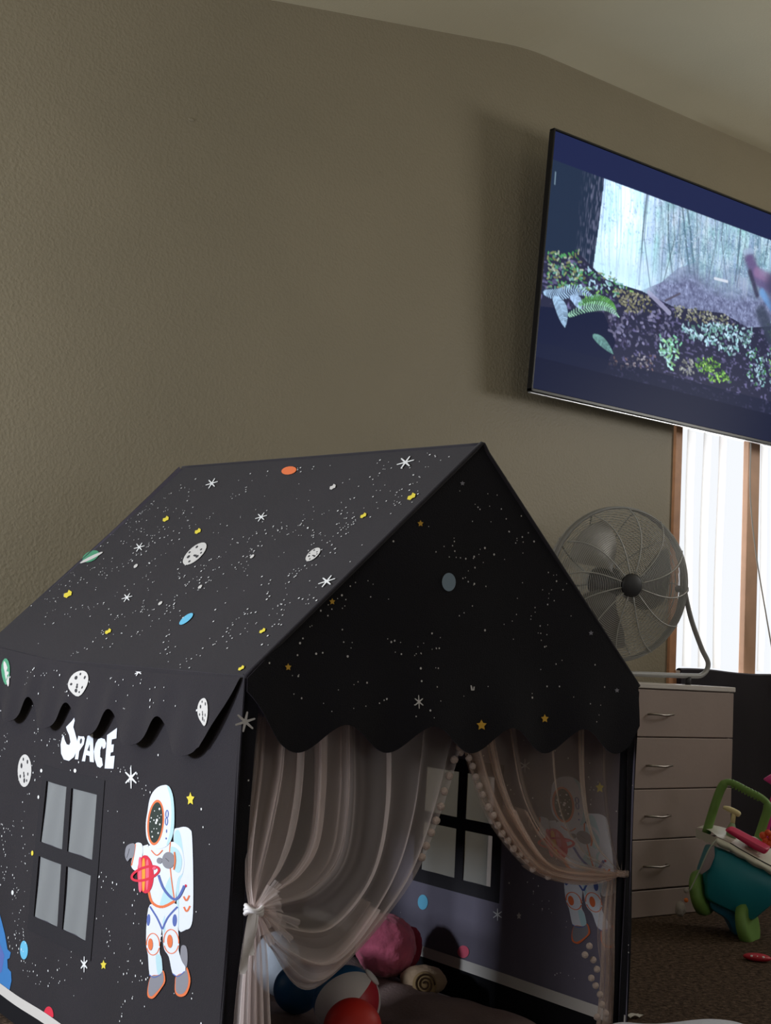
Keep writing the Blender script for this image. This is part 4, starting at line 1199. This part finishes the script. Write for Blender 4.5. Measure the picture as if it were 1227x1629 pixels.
# tangled dark trinket by the hem
tc_ = P_depth(903, 1600, 2.36)
trk = thing('toy_tangle', (tc_.x, tc_.y, tc_.z - .03), 'small tangle of dark red and brown loops by the white hem', 'toy')
for k_, (nm, cm) in enumerate((('loop', mat('dark_brown_loops', '3a2622', .8)), ('red_loop', mat('dark_red_loops', '6e2a26', .7)), ('pale_bead', mat('pale_beads', 'b5a59a', .6)))):
    rg = random.Random(k_ + 2)
    for i in range(14 if k_ < 2 else 8):
        b = MB()
        c = tc_ + Vector((rg.uniform(-.045, .045), rg.uniform(-.03, .03), rg.uniform(-.035, .03)))
        if k_ < 2:
            r_ = rg.uniform(.007, .014); ax = Vector((rg.uniform(-1, 1), rg.uniform(-1, 1), rg.uniform(-1, 1))).normalized(); o_ = ax.orthogonal().normalized(); o2 = ax.cross(o_)
            b.tube([c + (o_ * math.cos(a) + o2 * math.sin(a)) * r_ for a in [2 * math.pi * j_ / 12 for j_ in range(12)]], .0028, 6, closed=True)
        else: b.blob(c, .0042, 8, 6)
        b.build(nm, cm, trk)


# ------------------------------------------------------------------ chest of drawers
CY0 = 3.396; CXL, CXR, CH = 3.372, 4.25, .868
chest = thing('chest_of_drawers', ((CXL + CXR) / 2, (CY0 + YW) / 2, 0), 'pale laminate chest of four drawers between the tent and the window', 'chest of drawers')
LAM = mat('pale_pinkish_laminate', 'a3928c', .55, vary=.05, vscale=6, bump=.1, bscale=60)
LAMT = mat('white_laminate_top', 'd9d3d0', .22)
b = MB()
b.box(((CXL + CXR) / 2, (CY0 + .02 + 3.85) / 2, (CH - .02) / 2), ((CXR - CXL) / 2, (3.85 - CY0 - .02) / 2, (CH - .02) / 2), bev=.002)
b.box(((CXL + CXR) / 2, CY0 + .012, .05), ((CXR - CXL) / 2 - .002, .01, .048), bev=.002)
b.build('carcass', LAM, chest, smooth=False)
b = MB(); b.box(((CXL + CXR) / 2, (CY0 - .004 + 3.853) / 2, CH - .010), ((CXR - CXL) / 2 + .004, (3.853 - CY0 + .004) / 2, .010), bev=.003)
b.build('top', LAMT, chest, smooth=False)
HM = mat('brushed_steel_handle', '9a938c', .3, .9)
zl = [.102, .285, .472, .665, .846]
for i in range(4):
    z0, z1 = zl[i] + .002, zl[i + 1] - .002
    b = MB(); b.box(((CXL + CXR) / 2, CY0 + .009, (z0 + z1) / 2), ((CXR - CXL) / 2 - .003, .009, (z1 - z0) / 2), bev=.0025)
    dr_ = b.build('drawer', LAM, chest, smooth=False)
    zh = (.751, .559, .372, .188)[3 - i]
    b = MB(); hx = 3.811
    b.tube(smooth_path([(hx - .062, CY0 + .002, zh), (hx - .060, CY0 - .018, zh + .002), (hx - .03, CY0 - .026, zh + .001), (hx, CY0 - .028, zh - .001), (hx + .03, CY0 - .026, zh + .001), (hx + .060, CY0 - .018, zh + .002), (hx + .062, CY0 + .002, zh)], 24), .0042, 8)
    b.build('handle', HM, dr_)

# ------------------------------------------------------------------ drum fan on the chest
fc = on(1, 3.60, 984, 929); FR_ = .303
n_ = Vector((-math.sin(math.radians(15.6)), -math.cos(math.radians(15.6)), -.09)).normalized()
fx = Vector((0, 0, 1)).cross(n_).normalized(); fy = n_.cross(fx).normalized()
def FP(r_, a, d): return fc + (fx * math.cos(a) + fy * math.sin(a)) * r_ + n_ * d
fan = thing('floor_fan', (fc.x, fc.y, CH), 'round silver wire-cage fan on a tube stand on top of the drawers', 'fan')
CHR = mat('grey_chromed_wire', 'b4b4b2', .42, .35); DRK = mat('dark_fan_plastic', '2a2a2e', .5); TUBE = mat('grey_painted_tube', '9a9a9a', .45, .1)
def dome(r_, front=True):
    k_ = math.sqrt(max(0, 1 - (r_ / (FR_ * 1.02)) ** 2)); return (.015 + .085 * k_) if front else (-.02 - .11 * k_)
RF_ = Matrix((fx, fy, n_)).transposed()
for front, nm in ((True, 'front_grille'), (False, 'rear_grille')):
    b = MB(); cnt = 36 if front else 26
    for i in range(cnt):
        r_ = lerp(.05, FR_ - .006, i / (cnt - 1))
        b.tube([FP(r_, 2 * math.pi * j_ / 56, dome(r_, front)) for j_ in range(56)], .0015 if front else .0015, 4, closed=True)
    for i in range(12 if front else 10):
        a0 = 2 * math.pi * i / (12 if front else 10) + .26
        b.tube([FP(r_, a0 + (.28 * ((r_ / FR_) ** 3) if front else -.2 * (r_ / FR_)), dome(r_, front) + (.002 if front else -.002)) for r_ in rng_(.042, FR_ - .002, 14)], .0027, 5)
    b.build(nm, CHR, fan)
b = MB()
for d_, rr_ in ((.012, FR_), (-.016, FR_)): b.tube([FP(rr_, 2 * math.pi * j_ / 90, d_) for j_ in range(90)], .0052, 8, closed=True)
b.lathe([(FR_ - .001, -.016), (FR_ + .003, -.016), (FR_ + .003, .012), (FR_ - .001, .012)], fc, RF_, 90)
b.build('rim', TUBE, fan)
b = MB(); b.lathe([(.001, .112), (.036, .112), (.045, .106), (.046, .096), (.001, .092)], fc, RF_, 32); b.build('hub_badge', DRK, fan)
for k_ in range(3):
    b = MB(); a0 = 2 * math.pi * k_ / 3 + 1.9
    def bl_(u, v, a0=a0):
        r_ = lerp(.045, .255, u); w_ = lerp(.35, .62, math.sin(u * math.pi * .85)); a = a0 + (v - .5) * 2 * w_ + .4 * u
        return FP(r_, a, -.02 + (v - .5) * .075)
    b.grid(bl_, 12, 12); b.grid(lambda u, v: bl_(u, v) - n_ * .0025, 12, 12)
    b.build('blade', mat('dull_aluminium_blade', '85827e', .45, .6), fan)
b = MB(); b.lathe([(.001, -.165), (.05, -.16), (.062, -.145), (.062, -.06), (.05, -.045), (.03, -.02), (.03, .0), (.001, .002)], fc, RF_, 28); b.build('motor', DRK, fan)
b = MB()
zt = CH + .030
R0 = FP(FR_ + .008, 0, -.006); L0 = FP(FR_ + .008, math.pi, -.006)
if R0.x < L0.x: R0, L0 = L0, R0
base_y = 3.53
pr1 = [R0, on(1, 3.53, 1100, 985), on(1, 3.53, 1116, 1030), on(1, 3.53, 1127, 1056), on(1, 3.53, 1118, 1073)]
pb = Vector((on(1, 3.53, 1095, 1078).x, 3.53, zt + .006))
left_mirror = [Vector((L0.x - .01, 3.60, zt + .05)), Vector((L0.x - .05, 3.55, zt + .08)), L0]
P_ = smooth_path(pr1 + [pb, Vector((3.80, 3.53, zt + .002)), Vector((3.55, 3.53, zt + .002)), Vector((3.45, 3.53, zt + .006)), Vector((3.425, 3.545, zt + .05)), Vector((3.45, 3.60, zt + .22)), L0], 90)
b.tube(P_, .0105, 10)
b.build('tube_stand', TUBE, fan)
for p_ in (R0, L0):
    b = MB(); ax = (p_ - fc).normalized(); b.tube([p_ - ax * .035, p_ + ax * .012], .014, 12); b.build('pivot_knob', DRK, fan)
for x_ in (on(1, 3.53, 1095, 1084).x, 3.50):
    b = MB(); b.tube([(x_, 3.53, CH), (x_, 3.53, zt + .002)], .012, 12); b.build('rubber_foot', DRK, fan)

# ------------------------------------------------------------------ toy cart
# local frame: side S across the picture, Bk away from the camera, tilted clockwise
yaw = math.radians(50)
Bk = Vector((math.sin(yaw), math.cos(yaw), 0)); Sd = Vector((math.cos(yaw), -math.sin(yaw), 0))
YC = 3.10
def CP(px, py, d=0.):                # point on the cart's own upright plane, d metres further away
    O_ = on(1, 3.02, 1165, 1400) + Bk * d
    D = Vector(ray(px, py).tolist()); Cc = Vector(CAM.tolist()); t = (O_ - Cc).dot(Bk) / D.dot(Bk); return Cc + D * t
TEAL = mat('teal_plastic', '1f8d9e', .45); TEALD = mat('blue_plastic_base', '2b7ea6', .45); LIME = mat('green_plastic', '70964a', .5); CREAM = mat('cream_plastic', 'dcdcd0', .4)
cart = thing('toy_cart', tuple(CP(1165, 1495).xy) + (0,), 'teal toy cleaning cart with green handle and white tray beside the drawers', 'toy cart')
def loft(mb, front, back, dfr, dbk, nl=6, mi=0, bul=0.):
    """closed solid between an outline at depth dfr and one at depth dbk, with rounded rims"""
    cf = Vector((sum(p_[0] for p_ in front) / len(front), sum(p_[1] for p_ in front) / len(front), 0))
    rings = []
    TS = [0, .012, .045, .11, .3, .5, .7, .89, .955, .988, 1]; nl = len(TS) - 1
    for i in range(nl + 1):
        t = TS[i]; sh = 1 - .08 * (abs(2 * t - 1)) ** 6
        rings.append([mb.vert(CP(lerp(lerp(f_[0], bb[0], t), cf.x, 1 - sh), lerp(lerp(f_[1], bb[1], t), cf.y, 1 - sh), lerp(dfr, dbk, t))) for f_, bb in zip(front, back)])
    n = len(front)
    for i in range(nl):
        for k_ in range(n): k2 = (k_ + 1) % n; mb.face([rings[i][k_], rings[i][k2], rings[i + 1][k2], rings[i + 1][k_]], mi)
    mb.face(rings[0][::-1], mi); mb.face(rings[-1], mi)
def roundpoly(P, r=.18, n=4):
    out = []
    N = len(P)
    for i in range(N):
        a, c, d = Vector(P[i - 1]), Vector(P[i]), Vector(P[(i + 1) % N])
        p1 = c.lerp(a, r); p2 = c.lerp(d, r)
        for k_ in range(n + 1):
            t = k_ / n; out.append(tuple(p1.lerp(c, t).lerp(c.lerp(p2, t), t)))
    return out
f1 = roundpoly([(1137, 1345), (1262, 1400), (1232, 1440), (1198, 1468), (1124, 1432), (1121, 1390)], .15)
b1 = [(x_ - 16, y_ - 8) for x_, y_ in f1]
b = MB(); loft(b, f1, b1, 0, .20, 8); b.build('bucket', TEAL, cart)
f2 = roundpoly([(1128, 1425), (1196, 1462), (1190, 1480), (1172, 1490), (1158, 1462), (1130, 1445)], .2)
b = MB(); loft(b, f2, [(x_ - 8, y_ - 4) for x_, y_ in f2], .03, .15, 6); b.build('base', TEALD, cart)
# white scalloped rim tray
b = MB()
rimf = [(1142, 1330), (1160, 1338), (1180, 1350), (1205, 1364), (1232, 1378), (1268, 1394)]; rimb = [(1108, 1316), (1128, 1311), (1160, 1318), (1190, 1332), (1225, 1348), (1262, 1362)]
b.grid(lambda u, v: CP(*(Vector((*catmull([Vector((*p_, 0)) for p_ in rimf], u)[:2], 0)) + Vector((-2 * math.sin(v * 3.1), 3 + 11 * v + 2.5 * abs(math.sin(u * 14)) * v, 0)))[:2], -.010 - .012 * math.sin(v * math.pi)), 60, 8)
b.grid(lambda u, v: CP(*catmull([Vector((*p_, 0)) for p_ in rimf], u).lerp(catmull([Vector((*p_, 0)) for p_ in rimb], u), v)[:2], -.010 + .21 * v) + Vector((0, 0, .010 * math.sin(v * math.pi) - .002)), 60, 12)
b.grid(lambda u, v: CP(lerp(1142, 1108, u) - 1, lerp(1333, 1318, u) + 12 * v + 2.5 * abs(math.sin(u * 9)) * v, lerp(-.01, .2, u)), 20, 4)
b.build('scalloped_tray', CREAM, cart)
b = MB()
hp = smooth_path([CP(1124, 1325, .12), CP(1138, 1280, .12), CP(1150, 1250, .12), CP(1163, 1245, .12), CP(1190, 1258, .12), CP(1214, 1271, .12), CP(1222, 1284, .12), CP(1214, 1312, .12), CP(1203, 1345, .12)], 50)
b.tube(hp, [.0125 if 14 < i < 36 else .016 for i in range(51)], 12)
for i in range(9):
    c = CP(1166 + i * 5, 1247 + i * 2.5, .115); b.tube([c + Vector((0, 0, -.016)), c + Vector((0, 0, .016))], .004, 6)
b.build('handle', LIME, cart)
for (x_, y_, d_) in ((1117, 1420, .06), (1190, 1472, .02)):
    wc_ = CP(x_, y_, d_); wb = MB()
    Rw = Matrix.Rotation(-yaw + math.radians(70), 3, 'Z') @ Matrix.Rotation(math.radians(90), 3, 'X')
    tilt = Matrix.Rotation(math.radians(-14), 3, Bk)
    Rw = tilt @ Rw
    wb.lathe([(.001, -.016), (.035, -.016), (.058, -.020), (.076, -.016), (.080, 0), (.076, .016), (.058, .020), (.035, .016), (.001, .016)], wc_, Rw, 28)
    w_ = wb.build('wheel', LIME, cart)
b = MB()
loft(b, roundpoly([(1130, 1350), (1137, 1345), (1138, 1362), (1130, 1382), (1116, 1392), (1112, 1386), (1122, 1368)], .2), [(x_ - 1, y_) for x_, y_ in roundpoly([(1130, 1350), (1137, 1345), (1138, 1362), (1130, 1382), (1116, 1392), (1112, 1386), (1122, 1368)], .2)], -.012, .004, 2)
b.build('side_sticker', mat('silver_pink_sticker', 'a89aa0', .5), cart)

# things on and around the cart
pump = thing('pump_bottle', tuple(CP(1164, 1328, .07)), 'toy pump bottle with cream T-shaped top standing in the cart', 'toy bottle')
b = MB(); b.tube([CP(1163, 1336, .07), CP(1164, 1318, .07), CP(1166, 1309, .07)], [.018, .017, .008], 14); b.build('bottle', mat('pale_green_plastic', '93ab86', .5), pump)
b = MB(); b.tube([CP(1166, 1310, .07), CP(1168, 1294, .07)], .008, 10); b.tube(smooth_path([CP(1151, 1284, .07), CP(1160, 1287, .07), CP(1172, 1293, .07), CP(1178, 1297, .07)], 8), [.005, .007, .009, .010, .011, .011, .011, .010, .006], 10)
b.build('pump_top', mat('cream_yellow_plastic', 'e3d6a2', .5), pump)
b = MB(); f3 = roundpoly([(1152, 1321), (1160, 1319), (1222, 1352), (1217, 1360), (1200, 1352)], .15); loft(b, f3, [(x_ + 6, y_ - 6) for x_, y_ in f3], -.004, .03, 4)
tag(b.build('toy_dustpan', mat('crimson_plastic', 'd02a5c', .4)), 'crimson plastic flat toy tray lying on the white cart rim', 'toy')
b = MB(); c = CP(1200, 1340, .06); b.blob(c, (.045, .03, .018), 22, 14, rot=Matrix.Rotation(math.radians(25), 3, Bk), fn=lambda d: 1 + .12 * noise.noise(d * 3))
tag(b.build('crumpled_cloth', mat('white_tissue', 'e6dde2', .8)), 'white crumpled cloth lying in the cart behind the crimson piece', 'cloth')
b = MB()
for (x_, y_, r_) in ((1214, 1329, .013), (1222, 1325, .012), (1218, 1337, .012), (1229, 1333, .014), (1225, 1342, .013)): b.blob(CP(x_, y_, .06), r_, 14, 10)
tag(b.build('toy_figure', mat('orange_plastic', 'e2592c', .45)), 'orange lumpy toy heaped at the right of the cart tray', 'toy')
b = MB()
f4 = roundpoly([(1213, 1240), (1224, 1233), (1245, 1222), (1262, 1250), (1232, 1252)], .2); loft(b, f4, [(x_ + 3, y_ - 2) for x_, y_ in f4], .30, .36, 4)
b.tube(smooth_path([CP(1240, 1245, .33), CP(1232, 1275, .33), CP(1221, 1300, .33), CP(1217, 1325, .33), CP(1219, 1350, .33)], 20), [.012 + .008 * math.sin(i / 20 * 3.1) for i in range(21)], 12)
tag(b.build('toy_wand', mat('hot_pink_plastic', 'd8358a', .4)), 'hot pink plastic toy with pointed head sticking up behind the cart', 'toy')
# clear cord with bead and tuft
tas = thing('hanging_tassel', tuple(CP(1092, 1440, -.02)), 'clear cord with orange bead and pale tuft hanging from the cart', 'tassel')
b = MB(); b.tube(smooth_path([CP(1141, 1334, -.02), CP(1128, 1352, -.035), CP(1112, 1388, -.03), CP(1098, 1416, -.02)], 20), .0028, 6); b.build('cord', mat('clear_cord', 'b9c0b4', .3), tas)
b = MB(); b.blob(CP(1092, 1432, -.02), .008, 12, 8); b.build('bead', mat('orange_bead', 'd8702c', .4), tas)
b = MB(); b.blob(CP(1092, 1417, -.02), .009, 12, 8); b.blob(CP(1083, 1446, -.02), (.018, .018, .026), 18, 12, fn=lambda d: 1 + .3 * noise.noise(d * 6)); b.build('tuft', mat('pale_tuft', 'a39c96', .9), tas)
# red toy on the carpet
rp = on(2, .012, 1205, 1523)
red = thing('small_toy', (rp.x, rp.y, 0), 'small red toy with white marks lying on the carpet below the cart', 'toy')
b = MB(); b.blob(rp, (.045, .025, .013), 24, 12, rot=Matrix.Rotation(math.radians(-50), 3, 'Z')); b.build('body', mat('red_toy_plastic', 'c0233a', .4), red)
b = MB()
for k_ in (-1, 0, 1): b.blob(rp + Sd * (.018 * k_) - Bk * .017 + Vector((0, 0, .005)), (.005, .005, .004), 8, 6)
b.build('white_marks', P_WHITE, red)
# paper scrap and white blanket on the carpet
sp = on(2, .006, 1007, 1615)
b = MB(); b.grid(lambda u, v: (sp.x + lerp(-.022, .022, u), sp.y + lerp(-.012, .012, v) - .01 * u, .004 + .006 * abs(math.sin(u * 5 + v * 2))), 8, 5)
tag(b.build('paper_scrap', mat('white_paper', 'd8d4ce', .8)), 'small white paper scrap on the carpet at the tent corner', 'paper')
e0 = on(2, .15, 958, 1636); e1 = on(2, .15, 1080, 1621); e2 = on(2, .15, 1225, 1640)
b = MB()
def wb_(u, v):
    e = catmull([e0, on(2, .15, 1000, 1623), e1, on(2, .15, 1170, 1627), e2], u)
    dn = Vector((-.55, -.83, 0)); p_ = e + dn * (v * .42)
    p_.z = .004 + .150 * math.sqrt(clamp(v / .05)) + .010 * math.sin(u * 11 + v * 9) * clamp(v / .1)
    return p_
b.grid(wb_, 50, 30)
tag(b.build('white_blanket', mat('white_cotton_blanket', 'd5d8e6', .9, bump=.5, bscale=120)), 'edge of a white blanket lying on the carpet in the foreground', 'blanket')
